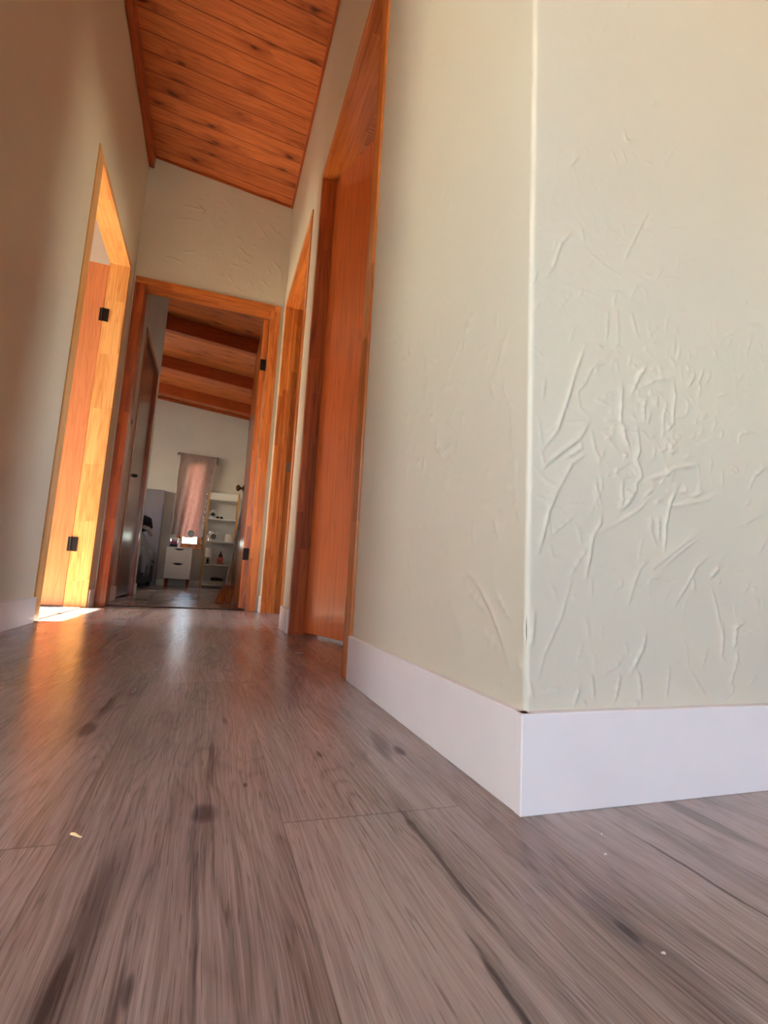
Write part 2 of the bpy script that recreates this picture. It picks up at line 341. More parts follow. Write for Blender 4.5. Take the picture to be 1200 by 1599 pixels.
STROKES_NEAR=[(1.6,4,[(0.425,0.548),(0.411,0.513),(0.396,0.465),(0.383,0.430),(0.363,0.403)]),(0.9,2.5,[(0.467,0.548),(0.434,0.517),(0.425,0.497),(0.413,0.484),(0.416,0.463),(0.430,0.454)]),(0.8,3,[(0.461,0.603),(0.459,0.572),(0.457,0.560)]),(0.9,3,[(0.476,0.607),(0.477,0.573)]),(0.8,4,[(0.499,0.609),(0.507,0.582),(0.511,0.577)]),(1.5,5,[(0.523,0.540),(0.509,0.518),(0.496,0.493)]),(1.3,4,[(0.509,0.504),(0.540,0.523),(0.572,0.532)]),(1.6,4,[(0.483,0.507),(0.481,0.480),(0.479,0.455),(0.462,0.450)]),(0.8,4,[(0.503,0.516),(0.523,0.537)]),(1.5,5,[(0.522,0.493),(0.517,0.480),(0.518,0.461)]),(1.4,5,[(0.540,0.503),(0.539,0.484)]),(1,3,[(0.507,0.491),(0.526,0.494)]),(1.4,4,[(0.570,0.529),(0.572,0.506),(0.567,0.480),(0.568,0.466),(0.549,0.449)]),(1.5,5,[(0.595,0.554),(0.598,0.546)]),(1.4,4,[(0.606,0.550),(0.607,0.539),(0.596,0.522)]),(1.3,4,[(0.625,0.554),(0.616,0.534),(0.612,0.528)]),(1.1,3.5,[(0.638,0.553),(0.634,0.540),(0.626,0.530)]),(1,4,[(0.589,0.506),(0.596,0.499),(0.592,0.484)]),(1.6,5,[(0.431,0.448),(0.416,0.424),(0.389,0.403),(0.363,0.380)]),(0.8,2.5,[(0.395,0.441),(0.425,0.447)]),(1,4,[(0.367,0.426),(0.383,0.434)]),(1.1,4,[(0.417,0.422),(0.419,0.412),(0.395,0.396)]),(1.2,4,[(0.425,0.405),(0.404,0.390),(0.392,0.368),(0.378,0.347)]),(1.4,5,[(0.434,0.435),(0.439,0.412),(0.446,0.400),(0.454,0.417)]),(1.6,5,[(0.482,0.453),(0.486,0.435),(0.494,0.420)]),(0.9,3,[(0.453,0.438),(0.465,0.424),(0.478,0.412)]),(1.7,5,[(0.506,0.451),(0.509,0.422),(0.504,0.410),(0.512,0.387),(0.502,0.376),(0.503,0.365)]),(2,6,[(0.484,0.413),(0.488,0.411)]),(0.9,3,[(0.494,0.404),(0.471,0.390)]),(0.7,2.5,[(0.538,0.437),(0.551,0.414)]),(0.8,3,[(0.580,0.451),(0.557,0.428)]),(1.6,7,[(0.517,0.383),(0.547,0.394),(0.568,0.406),(0.608,0.414),(0.611,0.402)]),(1,4,[(0.484,0.384),(0.500,0.387)]),(1.1,4,[(0.482,0.381),(0.480,0.358)]),(1.4,4,[(0.657,0.468),(0.652,0.458)]),(1,4,[(0.609,0.444),(0.635,0.452)]),(0.8,4,[(0.644,0.480),(0.639,0.465)]),(1.2,5,[(0.685,0.454),(0.690,0.470),(0.718,0.477)]),(1.1,5,[(0.675,0.421),(0.683,0.416),(0.667,0.409)]),(1.2,5,[(0.634,0.427),(0.631,0.410)]),(1,4,[(0.654,0.413),(0.653,0.390)]),(1.3,5,[(0.739,0.429),(0.714,0.411),(0.701,0.389)]),(0.9,3,[(0.666,0.611),(0.699,0.629)]),(0.9,3,[(0.682,0.611),(0.673,0.594)]),(0.8,3,[(0.724,0.626),(0.709,0.588)]),(1,5,[(0.740,0.614),(0.743,0.602)]),(1.3,5,[(0.647,0.584),(0.651,0.577)]),(1.3,5,[(0.710,0.671),(0.716,0.677)]),(0.7,3,[(0.722,0.667),(0.743,0.671)]),(0.8,4,[(0.703,0.559),(0.690,0.548)]),(0.8,4,[(0.574,0.588),(0.572,0.567)]),(0.7,3,[(0.403,0.612),(0.382,0.585)]),(0.8,3,[(0.346,0.574),(0.355,0.588)]),(0.7,4,[(0.365,0.491),(0.362,0.467)]),(0.5,3,[(0.354,0.446),(0.363,0.404)]),(0.9,3,[(0.440,0.376),(0.443,0.351)]),(1,4,[(0.529,0.476),(0.522,0.456)]),(0.6,4,[(0.537,0.415),(0.520,0.404)]),(0.9,4,[(0.629,0.490),(0.618,0.478)]),(1.9,4.5,[(0.573,0.381),(0.558,0.358),(0.550,0.330),(0.547,0.291)]),(1.8,6,[(0.503,0.370),(0.490,0.351),(0.477,0.340)]),(1.2,4,[(0.480,0.363),(0.482,0.355),(0.475,0.342)]),(1.5,4,[(0.386,0.358),(0.372,0.329),(0.366,0.305),(0.358,0.278)]),(1,3,[(0.410,0.328),(0.375,0.301)]),(0.7,2.5,[(0.372,0.324),(0.373,0.300)]),(1.6,4.5,[(0.449,0.334),(0.447,0.321),(0.435,0.305),(0.431,0.281),(0.425,0.254)]),(1.1,4,[(0.435,0.305),(0.470,0.323),(0.503,0.342),(0.526,0.362)]),(0.8,3,[(0.441,0.366),(0.449,0.342)]),(1,3.5,[(0.431,0.295),(0.414,0.272),(0.400,0.252)]),(0.9,3,[(0.404,0.250),(0.390,0.207),(0.368,0.166),(0.358,0.135)]),(0.8,4,[(0.433,0.254),(0.433,0.232)]),(1.6,8,[(0.525,0.336),(0.528,0.323)]),(1.3,5,[(0.539,0.337),(0.538,0.306)]),(0.9,3,[(0.519,0.335),(0.528,0.313),(0.536,0.298)]),(1.2,4.5,[(0.521,0.282),(0.508,0.271),(0.499,0.255),(0.488,0.225)]),(1.1,4,[(0.611,0.325),(0.571,0.300),(0.530,0.272)]),(0.9,4,[(0.607,0.316),(0.571,0.293),(0.550,0.278)]),(1,4,[(0.563,0.258),(0.527,0.260),(0.514,0.248)]),(1.1,4,[(0.476,0.256),(0.479,0.248),(0.466,0.241)]),(1.2,4,[(0.624,0.294),(0.602,0.279),(0.584,0.254),(0.559,0.223)]),(1.4,6,[(0.594,0.263),(0.596,0.248)]),(1.6,7,[(0.641,0.279),(0.623,0.264)]),(2,6,[(0.639,0.261),(0.640,0.260)]),(1.1,4,[(0.626,0.251),(0.633,0.228),(0.642,0.189)]),(1.2,5,[(0.643,0.212),(0.642,0.181),(0.639,0.163),(0.646,0.157)]),(1.8,6,[(0.682,0.208),(0.667,0.202),(0.663,0.176)]),(1.5,5,[(0.669,0.174),(0.662,0.150),(0.651,0.127)]),(1,4,[(0.666,0.166),(0.670,0.150)]),(0.9,4,[(0.677,0.196),(0.707,0.198)]),(1.6,4.5,[(0.515,0.192),(0.509,0.172),(0.496,0.153),(0.490,0.145)]),(1.3,4.5,[(0.496,0.153),(0.503,0.139),(0.506,0.113)]),(0.8,4,[(0.481,0.165),(0.468,0.150),(0.450,0.144)]),(1.3,4,[(0.474,0.141),(0.470,0.125),(0.463,0.105)]),(0.9,4,[(0.551,0.150),(0.545,0.114)]),(0.9,4,[(0.579,0.180),(0.581,0.150)]),(0.7,4,[(0.586,0.145),(0.612,0.110)]),(0.9,6,[(0.615,0.171),(0.603,0.150)]),(1.2,5,[(0.433,0.141),(0.436,0.116)]),(1.5,5,[(0.416,0.128),(0.407,0.108)]),(1,4,[(0.358,0.125),(0.391,0.127)]),(1.1,5,[(0.426,0.203),(0.429,0.185)]),(1,4,[(0.655,0.135),(0.658,0.120),(0.640,0.110)]),(1.3,5,[(0.732,0.323),(0.714,0.302)]),(1.3,5,[(0.696,0.260),(0.684,0.248)]),(1.2,5,[(0.707,0.255),(0.703,0.249)]),(1.2,5,[(0.691,0.365),(0.706,0.378)]),(0.8,5,[(0.734,0.361),(0.698,0.346),(0.659,0.329)]),(1.2,5,[(0.708,0.239),(0.710,0.230)]),(0.8,6,[(0.484,0.177),(0.485,0.167)]),(0.8,3,[(0.374,0.289),(0.378,0.275),(0.387,0.275)]),(1.4,6,[(0.353,0.211),(0.352,0.193),(0.350,0.173)]),(1.5,6,[(0.347,0.135),(0.353,0.118)]),(1.2,5,[(0.421,0.114),(0.424,0.105)]),(1.3,5,[(0.501,0.110),(0.496,0.103)]),(1.4,6,[(0.536,0.355),(0.553,0.353),(0.573,0.356),(0.624,0.370),(0.643,0.380)]),(1.2,6,[(0.574,0.373),(0.588,0.377)]),(1.2,6,[(0.595,0.370),(0.613,0.377)]),(1,5,[(0.533,0.376),(0.513,0.358)]),(0.8,3,[(0.465,1.041),(0.450,1.018)]),(1,3,[(0.433,1.003),(0.426,0.992)]),(0.9,3,[(0.502,1.096),(0.498,1.084)]),(0.8,3,[(0.514,1.051),(0.507,1.034)]),(0.8,3,[(0.497,0.994),(0.523,1.002)]),(0.6,3,[(0.406,0.938),(0.436,0.952)]),(0.8,4,[(0.533,0.946),(0.563,0.958)]),(1,3,[(0.540,0.939),(0.554,0.954)]),(1,3,[(0.414,0.811),(0.399,0.791)]),(1.2,3.5,[(0.403,0.697),(0.387,0.678),(0.375,0.641),(0.366,0.630)]),(0.9,4,[(0.419,0.707),(0.422,0.691)]),(0.9,4,[(0.532,0.767),(0.508,0.721),(0.488,0.680)]),(0.7,3,[(0.493,0.729),(0.517,0.742)]),(0.7,3,[(0.565,0.750),(0.595,0.760)]),(0.5,3,[(0.422,0.682),(0.458,0.663),(0.488,0.656)]),(0.8,3,[(0.556,0.688),(0.541,0.666)]),(0.9,4,[(0.351,0.629),(0.347,0.615)]),(1.1,4,[(0.491,0.881),(0.495,0.863),(0.506,0.870)]),(0.9,4,[(0.470,0.838),(0.477,0.825)]),(0.9,4,[(0.487,0.848),(0.494,0.831)]),(0.9,4,[(0.505,0.847),(0.512,0.840)]),(0.9,4,[(0.530,0.843),(0.541,0.844)]),(1.1,4,[(0.485,0.943),(0.489,0.938)]),(1.4,4,[(0.744,1.157),(0.746,1.150)]),(0.7,4,[(0.650,0.758),(0.682,0.758)]),(0.8,4,[(0.708,0.778),(0.716,0.777)]),(0.5,4,[(0.584,0.885),(0.560,0.847)])]
STROKES_RIGHT=[(1.5,5,[(0.660,0.267),(0.633,0.250),(0.603,0.231),(0.579,0.207),(0.560,0.185),(0.546,0.164),(0.532,0.139)]),(1,5,[(0.683,0.251),(0.641,0.249)]),(1.2,5,[(0.693,0.256),(0.681,0.259)]),(1,5,[(0.643,0.242),(0.638,0.230),(0.614,0.215),(0.594,0.206)]),(1.5,6,[(0.577,0.324),(0.569,0.308),(0.561,0.296)]),(0.9,5,[(0.567,0.334),(0.550,0.316)]),(1,5,[(0.569,0.232),(0.548,0.211),(0.535,0.200)]),(1.3,9,[(0.633,0.325),(0.629,0.292)]),(1,9,[(0.712,0.300),(0.710,0.282)]),(1,7,[(0.829,0.338),(0.783,0.332)]),(1,9,[(0.815,0.337),(0.758,0.322)]),(0.9,6,[(0.673,0.184),(0.654,0.167)]),(1,6,[(0.593,0.182),(0.585,0.166)]),(1.2,6,[(0.574,0.173),(0.566,0.161)]),(1,6,[(0.526,0.331),(0.516,0.314)]),(0.9,10,[(0.860,0.309),(0.860,0.276)]),(0.8,9,[(0.755,0.359),(0.747,0.336)]),(0.8,8,[(0.711,0.232),(0.694,0.206)]),(1.2,5,[(0.530,0.242),(0.528,0.235)]),(1,5,[(0.507,0.201),(0.507,0.181)]),(1,5,[(0.521,0.156),(0.509,0.146)]),(0.7,5,[(0.572,0.124),(0.538,0.124)]),(1.3,8,[(0.877,0.266),(0.869,0.264)]),(1,14,[(1.091,0.389),(1.091,0.369)]),(1.3,6,[(0.554,0.573),(0.568,0.547),(0.577,0.534)]),(1.4,6,[(0.590,0.522),(0.580,0.518)]),(1.2,6,[(0.598,0.521),(0.582,0.490)]),(1,5,[(0.562,0.503),(0.555,0.486),(0.543,0.467)]),(1.3,9,[(0.771,0.495),(0.768,0.465),(0.746,0.448),(0.719,0.454)]),(1.3,9,[(0.835,0.653),(0.821,0.618)]),(1.3,8,[(0.673,0.642),(0.672,0.626)]),(1,8,[(0.679,0.615),(0.678,0.599)]),(1,10,[(0.887,0.794),(0.884,0.767)]),(0.9,9,[(0.794,0.712),(0.790,0.668)]),(1.2,10,[(0.918,0.716),(0.915,0.693)]),(1.2,8,[(0.933,0.710),(0.907,0.696)]),(0.9,9,[(0.823,0.608),(0.820,0.572)]),(1.1,8,[(0.676,0.495),(0.675,0.480)]),(0.9,7,[(0.779,0.759),(0.758,0.731),(0.733,0.712)]),(0.8,7,[(0.711,0.563),(0.721,0.557),(0.750,0.564)]),(1,10,[(0.903,0.474),(0.906,0.436)]),(1.2,10,[(0.849,0.462),(0.844,0.450)]),(0.9,10,[(0.822,0.462),(0.819,0.434)]),(0.7,12,[(1.083,0.892),(1.099,0.859)]),(1,10,[(1.003,0.797),(1.001,0.782)]),(1,9,[(0.870,0.643),(0.868,0.628)]),(0.9,7,[(0.689,0.619),(0.709,0.605)]),(0.9,5,[(0.535,0.398),(0.532,0.385)]),(1,5,[(0.561,0.375),(0.540,0.361)]),(0.5,6,[(0.544,0.489),(0.538,0.403)]),(0.9,6,[(0.599,0.394),(0.591,0.384)]),(1.2,8,[(0.802,0.531),(0.789,0.521)]),(0.8,10,[(0.953,0.667),(0.951,0.649)]),(1,8,[(0.800,0.637),(0.767,0.622)]),(1.1,10,[(1.013,0.766),(1.015,0.750)]),(1,8,[(0.967,0.702),(0.930,0.685)])]
STROKES_FAR=[(2.5,9,[(-0.442,2.798),(-0.390,2.814),(-0.337,2.814),(-0.274,2.823)]),(3,8,[(-0.322,2.851),(-0.272,2.803)]),(1.5,10,[(-0.458,2.694),(-0.381,2.717),(-0.318,2.720)]),(2,9,[(-0.281,2.800),(-0.293,2.781)]),(2,8,[(0.075,2.909),(0.096,2.893)]),(2,9,[(0.070,2.853),(0.113,2.800),(0.178,2.721)]),(3,9,[(0.168,2.849),(0.231,2.791),(0.305,2.747)]),(1.5,9,[(0.202,2.914),(0.262,2.910)]),(1.5,8,[(-0.039,2.681),(-0.009,2.658)]),(2.2,9,[(-0.012,2.593),(0.038,2.554),(0.087,2.546)]),(2,9,[(-0.399,2.455),(-0.305,2.491)]),(1.6,10,[(-0.505,2.395),(-0.436,2.394),(-0.374,2.380)]),(1.5,9,[(-0.276,2.939),(-0.265,2.921)]),(1.5,9,[(-0.167,2.856),(-0.118,2.828)]),(1.6,9,[(0.024,2.507),(0.073,2.489)]),(1.6,9,[(-0.087,2.384),(-0.035,2.325)]),(1.6,9,[(0.230,2.563),(0.295,2.494),(0.302,2.410)]),(1.5,8,[(-0.013,2.289),(0.017,2.265)]),(1.5,9,[(-0.217,2.894),(-0.162,2.901)]),(1.3,8,[(-0.344,2.886),(-0.290,2.892)]),(1.6,8,[(-0.147,2.938),(-0.119,2.941)]),(1.5,8,[(-0.116,3.012),(-0.099,3.039)]),(1.5,8,[(0.075,2.352),(0.105,2.329)]),(1.4,8,[(0.157,2.394),(0.220,2.336)]),(1.2,9,[(-0.234,2.688),(-0.168,2.770),(-0.111,2.756)]),(1.6,9,[(0.197,2.490),(0.220,2.453)]),(1.3,9,[(-0.065,2.452),(0.010,2.451)]),(1.3,9,[(0.112,2.703),(0.160,2.705)]),(1.3,9,[(0.050,2.642),(0.117,2.639)])]

def trowel(U, V, strokes, gain=1.0, wmul=1.0):
    """height of trowel ridges left in the plaster; strokes as (height mm, width mm, points)"""
    H = np.zeros_like(U)
    for a, wd, P in strokes:
        P = np.array(P); wd = wd*.00036*wmul; a = a*.001*gain
        lo = P.min(0)-.03; hi = P.max(0)+.03
        iu = np.where((U[:, 0] >= lo[0]) & (U[:, 0] <= hi[0]))[0]; iv = np.where((V[0] >= lo[1]) & (V[0] <= hi[1]))[0]
        if len(iu) == 0 or len(iv) == 0: continue
        sl_ = np.s_[iu[0]:iu[-1]+1, iv[0]:iv[-1]+1]; u = U[sl_]; v = V[sl_]
        seg = np.linalg.norm(np.diff(P, axis=0), axis=1); cum = np.r_[0, np.cumsum(seg)]; L = cum[-1]+1e-9
        best = np.full(u.shape, 9.); sg = np.zeros(u.shape); tt = np.zeros(u.shape)
        for k in range(len(P)-1):
            d = P[k+1]-P[k]; l = seg[k]+1e-9; d = d/l
            t = np.clip((u-P[k,0])*d[0]+(v-P[k,1])*d[1], 0, l)
            qx = u-P[k,0]-t*d[0]; qy = v-P[k,1]-t*d[1]; r = np.hypot(qx, qy)
            m = r < best; best[m] = r[m]; tt[m] = ((cum[k]+t)/L)[m]; sg[m] = (qx*d[1]-qy*d[0])[m]
        env = np.sqrt(np.clip(np.sin(np.pi*np.clip(tt, .02, .98)), 0, 1))*(1+.3*np.sin(tt*23+a*9e3))
        h = a*env*(np.exp(-(best/wd)**2)+.30*np.exp(-(best/(wd*4))**2)*(sg > 0)*np.clip(best/wd, 0, 1))
        H[sl_] = np.maximum(H[sl_], 0)+h*.8
    return H
def random_strokes(seed, n, u0, u1, v0, v1, amp, wd, ln, lean=1.1, spread=.7):
    rn = random.Random(seed); out = []
    for _ in range(n):
        a = rn.gauss(lean, spread); L = rn.uniform(.3, 1)*ln; u = rn.uniform(u0, u1); v = rn.uniform(v0, v1); c = rn.uniform(-1.2, 1.2); P = [(u, v)]
        for k in range(4):
            u += math.cos(a)*L/4; v += math.sin(a)*L/4; a += c*.3+rn.uniform(-.25, .25); P.append((u, v))
        out.append((rn.uniform(.4, 1)*amp, rn.uniform(.6, 1.3)*wd, P))
    return out
RC = .006; C0 = RC*(1-math.sqrt(.5))
def rounded(d):                                          # how far a face recedes within the rounded wall corner
    q = np.clip(RC-d, 0, RC); return RC-np.sqrt(RC*RC-q*q)
def rng(a, b, st): return np.linspace(a, b, max(2, int(round((b-a)/st))+1))

# ---- the wall facing the camera, right of the corner
sh = Shell()
sh.box(XR+.012, 3.72, YC+.004, YC+.12)
U = np.r_[XR+C0+np.array([0, .0008, .0018, .003]), rng(XR+.006, .86, .002), .95, 1.2, 3.6]
V = np.r_[0, rng(.09, .95, .002), rng(.955, 1.35, .004), 1.6, 2.2, 3.2]
SN = STROKES_NEAR + random_strokes(3, 150, .36, .84, .12, .75, .7, 4, .035) + random_strokes(5, 40, .36, .84, .6, 1.3, .3, 4, .05) + random_strokes(8, 90, .44, .62, .36, .56, 1.0, 4, .02)
def near_face(A, B): return A, YC - trowel(A, B, SN, 1.6) + rounded(A-XR), B
sh.sheet(U, V, near_face)
wall_near = sh.build('wall_near', PLASTER)

# ---- right wall of the hall with its two doorways
DA = dict(a0=1.222, a1=2.228, top=2.165); DB = dict(a0=2.47, a1=3.468, top=2.165)
T = .12
sh = Shell()
sh.box(XR+.004, XR+T, YC+.004, DA['a0']); sh.box(XR+.004, XR+T, DA['a0'], DA['a1'], DA['top'])
sh.box(XR+.004, XR+T, DA['a1'], DB['a0']); sh.box(XR+.004, XR+T, DB['a0'], DB['a1'], DB['top']); sh.box(XR+.004, XR+T, DB['a1'], YF+.12)
SR = STROKES_RIGHT + random_strokes(11, 260, .52, 1.2, .12, 1.5, .65, 6, .05, 1.4, .5) + random_strokes(12, 260, .52, 3.6, 1.2, 3.0, .9, 9, .09, 1.4, .5)
def right_face(A, B): return XR - trowel(A, B, SR, 2.2) + rounded(A-YC), A, B
sh.sheet(np.r_[YC+C0+np.array([0, .0008, .0018, .003]), rng(YC+.006, DA['a0'], .0025)], np.r_[0, rng(.09, 1.3, .0035), rng(1.31, 3.06, .01)], right_face, True)
for a, b, z0 in ((DA['a0'], DA['a1'], DA['top']), (DA['a1'], DB['a0'], 0), (DB['a0'], DB['a1'], DB['top']), (DB['a1'], YF, 0)):
    sh.sheet(rng(a, b, .009), rng(z0, 3.06, .011), right_face, True)
wall_right = sh.build('wall_right', PLASTER)

# ---- left wall of the hall with the doorway to the sunny room
DL = dict(a0=2.455, a1=3.455, top=2.185)
sh = Shell()
sh.box(XL-T, XL-.004, .65, DL['a0']); sh.box(XL-T, -.40, .65, .75); sh.box(XL-T, XL-.004, DL['a0'], DL['a1'], DL['top']); sh.box(XL-T, XL-.004, DL['a1'], YF+.12)  # the short stub at the near end is added out of view to shade this wall
SL_ = random_strokes(21, 160, 1.3, 3.6, .2, 3.0, .5, 9, .09, 1.4, .6)
def left_face(A, B): return XL + trowel(A, B, SL_, .8), A, B
sh.sheet(np.r_[.75, .85, rng(1.0, DL['a0'], .012)], rng(0, 3.14, .014), left_face)
sh.sheet(rng(DL['a0'], DL['a1'], .012), rng(DL['top'], 3.14, .014), left_face)
sh.sheet(rng(DL['a1'], YF, .012), rng(0, 3.14, .014), left_face)
wall_left = sh.build('wall_left', PLASTER)

# ---- far wall with the bedroom doorway
FX0, FX1, FTOP = -.658, .318, 2.208
sh = Shell()
sh.box(XL, FX0, YF+.004, YF+T); sh.box(FX1, XR, YF+.004, YF+T); sh.box(FX0, FX1, YF+.004, YF+T, FTOP)
SF = STROKES_FAR + random_strokes(31, 110, -.6, .3, 2.25, 3.05, .9, 8, .06, -.5, .5)
def far_face(A, B): return A, YF - trowel(A, B, SF, 2.6), B
sh.sheet(rng(XL, XR, .006), rng(FTOP, 3.14, .006), far_face); sh.sheet(rng(FX1, XR, .006), rng(0, FTOP, .02), far_face); sh.sheet(rng(XL, FX0, .005), rng(0, FTOP, .02), far_face)
wall_far = sh.build('wall_far', PLASTER)

# ---- floor and ceiling
struct(boxobj('floor', FLOOR, None, -3.6, 3.8, -4.2, 9.3, -.12, 0))
sh = Shell(); n = [(-3.6, -4.2), (3.8, -4.2), (3.8, 9.3), (-3.6, 9.3)]
sh.v = [(x, y, zc(x)) for x, y in n]+[(x, y, zc(x)+.2) for x, y in n]
sh.f = [(0,1,2,3),(7,6,5,4),(0,4,5,1),(1,5,6,2),(2,6,7,3),(3,7,4,0)]; sh.sm = [False]*6
sh.build('ceiling', CEIL)

# ---- the rooms around the hall
def walls(name, mat, *boxes):
    s_ = Shell()
    for b in boxes: s_.box(*b)
    return s_.build(name, mat)
# window holes: y0,y1,z0,z1 in x-walls
WL = (2.28, 3.27, .75, 2.22); WB = (6.5, 8.3, 1.2, 2.2); WS = (3.1, 4.5, .9, 2.1); WV = (-2.45, -.35, .8, 2.1); WM = (.1, 1.2, .55, 2.15); WN = (-2.6, -.9, .55, 2.15)
walls('wall_west', PLAIN_WALL, (-3.52, -3.4, -4.1, WV[0]), (-3.52, -3.4, WV[0], WV[1], 0, WV[2]), (-3.52, -3.4, WV[0], WV[1], WV[3]), (-3.52, -3.4, WV[1], WL[0]), (-3.52, -3.4, WL[0], WL[1], 0, WL[2]), (-3.52, -3.4, WL[0], WL[1], WL[3]), (-3.52, -3.4, WL[1], WB[0]),
      (-3.52, -3.4, WB[0], WB[1], 0, WB[2]), (-3.52, -3.4, WB[0], WB[1], WB[3]), (-3.52, -3.4, WB[1], YB+.12))
walls('wall_east', PLAIN_WALL, (3.6, 3.72, -4.1, WS[0]),
      (3.6, 3.72, WS[0], WS[1], 0, WS[2]), (3.6, 3.72, WS[0], WS[1], WS[3]), (3.6, 3.72, WS[1], YB+.12))
walls('wall_behind', PLAIN_WALL, (-3.4, WN[0], -4.1, -3.98), (WN[0], WN[1], -4.1, -3.98, 0, WN[2]), (WN[0], WN[1], -4.1, -3.98, WN[3]), (WN[1], WM[0], -4.1, -3.98), (WM[0], WM[1], -4.1, -3.98, 0, WM[2]), (WM[0], WM[1], -4.1, -3.98, WM[3]), (WM[1], 3.6, -4.1, -3.98))
walls('wall_sunny_room', PLAIN_WALL, (-3.4, XL-T, 4.1, 4.2), (-3.4, XL-T, 1.4, 1.5), (-3.4, XL-T, .65, .75))
walls('wall_side_rooms', PLAIN_WALL, (.57, 3.6, 5.4, 5.5), (XR, XR+T, YF+T, YF+T+.01))
walls('wall_passage', PLAIN_WALL, (XL-T, XL, YF+T, 4.36), (XL-T, XL, 4.36, 5.36, 2.2), (XL-T, XL, 5.36, 5.52), (-3.4, XL-T, 5.4, 5.52))
walls('wall_bedroom_side', PLAIN_WALL, (.45, .57, YF+T, YB+.12))
# bedroom back wall with the narrow window
NW = (-.50, -.235, .70, 2.05)
walls('wall_bedroom_back', PLAIN_WALL, (-3.4, NW[0], YB, YB+.12), (NW[0], NW[1], YB, YB+.12, 0, NW[2]), (NW[0], NW[1], YB, YB+.12, NW[3]), (NW[1], .45, YB, YB+.12))
struct(boxobj('added_sun_block', PLAIN_WALL, None, -7.2, -3.53, -5.5, 1.55, 2.35, 2.45))  # unseen slab added outside to keep the sun out of the living room window
struct(boxobj('added_sun_block', PLAIN_WALL, None, -7.2, -3.53, 4.6, 10.5, 2.35, 2.45))  # second added slab, blocks the sun from the bedroom side window
gm, gt, gb = new_mat('dry_ground', rgb(150, 140, 120), .9)
struct(boxobj('ground', gm, None, -40, 40, -40, 40, -.6, -.5))

# ---- skirting boards
def skirt(name, x0, x1, y0, y1, h=.104):
    return struct(boxobj(name, SKIRT, None, x0, x1, y0, y1, 0, h, bev=.0015))
skirt('baseboard_near', XR-.012, 3.6, YC-.012, YC+.001)
skirt('baseboard_right', XR-.011, XR+.001, YC-.0117, DA['a0']-.001)
skirt('baseboard_between', XR-.012, XR+.001, DA['a1']+.001, DB['a0']-.001)
skirt('baseboard_end', XR-.012, XR+.001, DB['a1']+.001, YF-.02)
skirt('baseboard_left', XL-.001, XL+.012, .751, DL['a0']-.001)
skirt('baseboard_left_end', XL-.001, XL+.012, DL['a1']+.001, YF-.02)
skirt('baseboard_passage', XL-.001, XL+.012, YF+T+.02, 4.358)
skirt('baseboard_passage_end', XL-.001, XL+.012, 5.362, 5.53)
skirt('baseboard_back', -3.4, .45, YB-.012, YB+.001)
skirt('baseboard_bedroom_side', .438, .451, 4.6, YB-.012)

# ---- ceiling trim and beams
def slope_bar(name, m, x0, x1, y0, y1, d0, d1):
    """bar under the sloping ceiling from d0 to d1 below it"""
    bm = bmesh.new(); vs = [bm.verts.new((x, y, zc(x)-d)) for d in (d1, d0) for x, y in ((x0,y0),(x1,y0),(x1,y1),(x0,y1))]
    for q in ((0,3,2,1),(4,5,6,7),(0,1,5,4),(1,2,6,5),(2,3,7,6),(3,0,4,7)): bm.faces.new([vs[i] for i in q])
    es = list(bm.edges); bmesh.ops.bevel(bm, geom=es, offset=.003, segments=2, affect='EDGES')
    return struct(obj(name, bm, m))
slope_bar('trim_1', BEAM_Y, XL+.001, XL+.038, .751, YF-.001, .001, .098)
slope_bar('trim_2', BEAM_Y, XR-.016, XR-.001, YC+.01, YF-.002, .001, .017)
slope_bar('trim_3', BEAM_X, XL+.039, XR-.017, YF-.014, YF-.001, .001, .016)
for k, y in enumerate((4.85, 6.02, 7.25, 8.42)):
    slope_bar('trim_%d' % (4+k), BEAM_X, -3.39, .448, y, y+.075, .001, .17)
slope_bar('trim_8', BEAM_X, -3.39, .448, YB-.03, YB-.001, .001, .05)
slope_bar('trim_9', BEAM_Y, .42, .449, 4.9, YB-.031, .171, .24)

# ---------------------------------------------------------------- doorways
def frame(parent, axis, face, back, a0, a1, top, wn, wf, wt, mv, mh, stop=None, side=1):
    """two jambs and a header; axis 'y' = doorway in a wall along the hall, 'x' = in the far wall"""
    def bx(name, m, a, b, z0, z1, f0=face, f1=back):
        q = (min(f0, f1), max(f0, f1), a, b) if axis == 'y' else (a, b, min(f0, f1), max(f0, f1))
        return boxobj(name, m, parent, *q, z0, z1, bev=.002)
    j1 = bx('jamb', mv, a0, a0+wn, 0, top-wt); j2 = bx('jamb', mv, a1-wf, a1, 0, top-wt); h = bx('header', mh, a0, a1, top-wt, top)
    if stop:                                                   # the raised strip the leaf closes against
        s0, s1 = stop
        bx('stop', mv, a0+wn-.001, a0+wn+.011, 0, top-wt, s0, s1); bx('stop', mv, a1-wf-.011, a1-wf+.001, 0, top-wt, s0, s1)
        bx('stop', mh, a0+wn, a1-wf, top-wt-.011, top-wt+.001, s0, s1)
    return j1, j2, h
def hinge(parent, x0, x1, y, z, pin):
    """black butt hinge plate in the xz plane with its knuckle"""
    bm = bmesh.new(); box(bm, x0, x1, y-.004, y+.001, z-.042, z+.042, bev=.0008); tube(bm, [(pin, y-.005, z-.042), (pin, y-.005, z+.042)], .0045, 10)
    for dz in (-.028, 0, .028): lathe(bm, [(.0032, y-.0052), (.0032, y-.003)], ((x0+x1)/2+.006, 0, z+dz), 1, 8)
    return obj('hinge', bm, BLACK, parent)
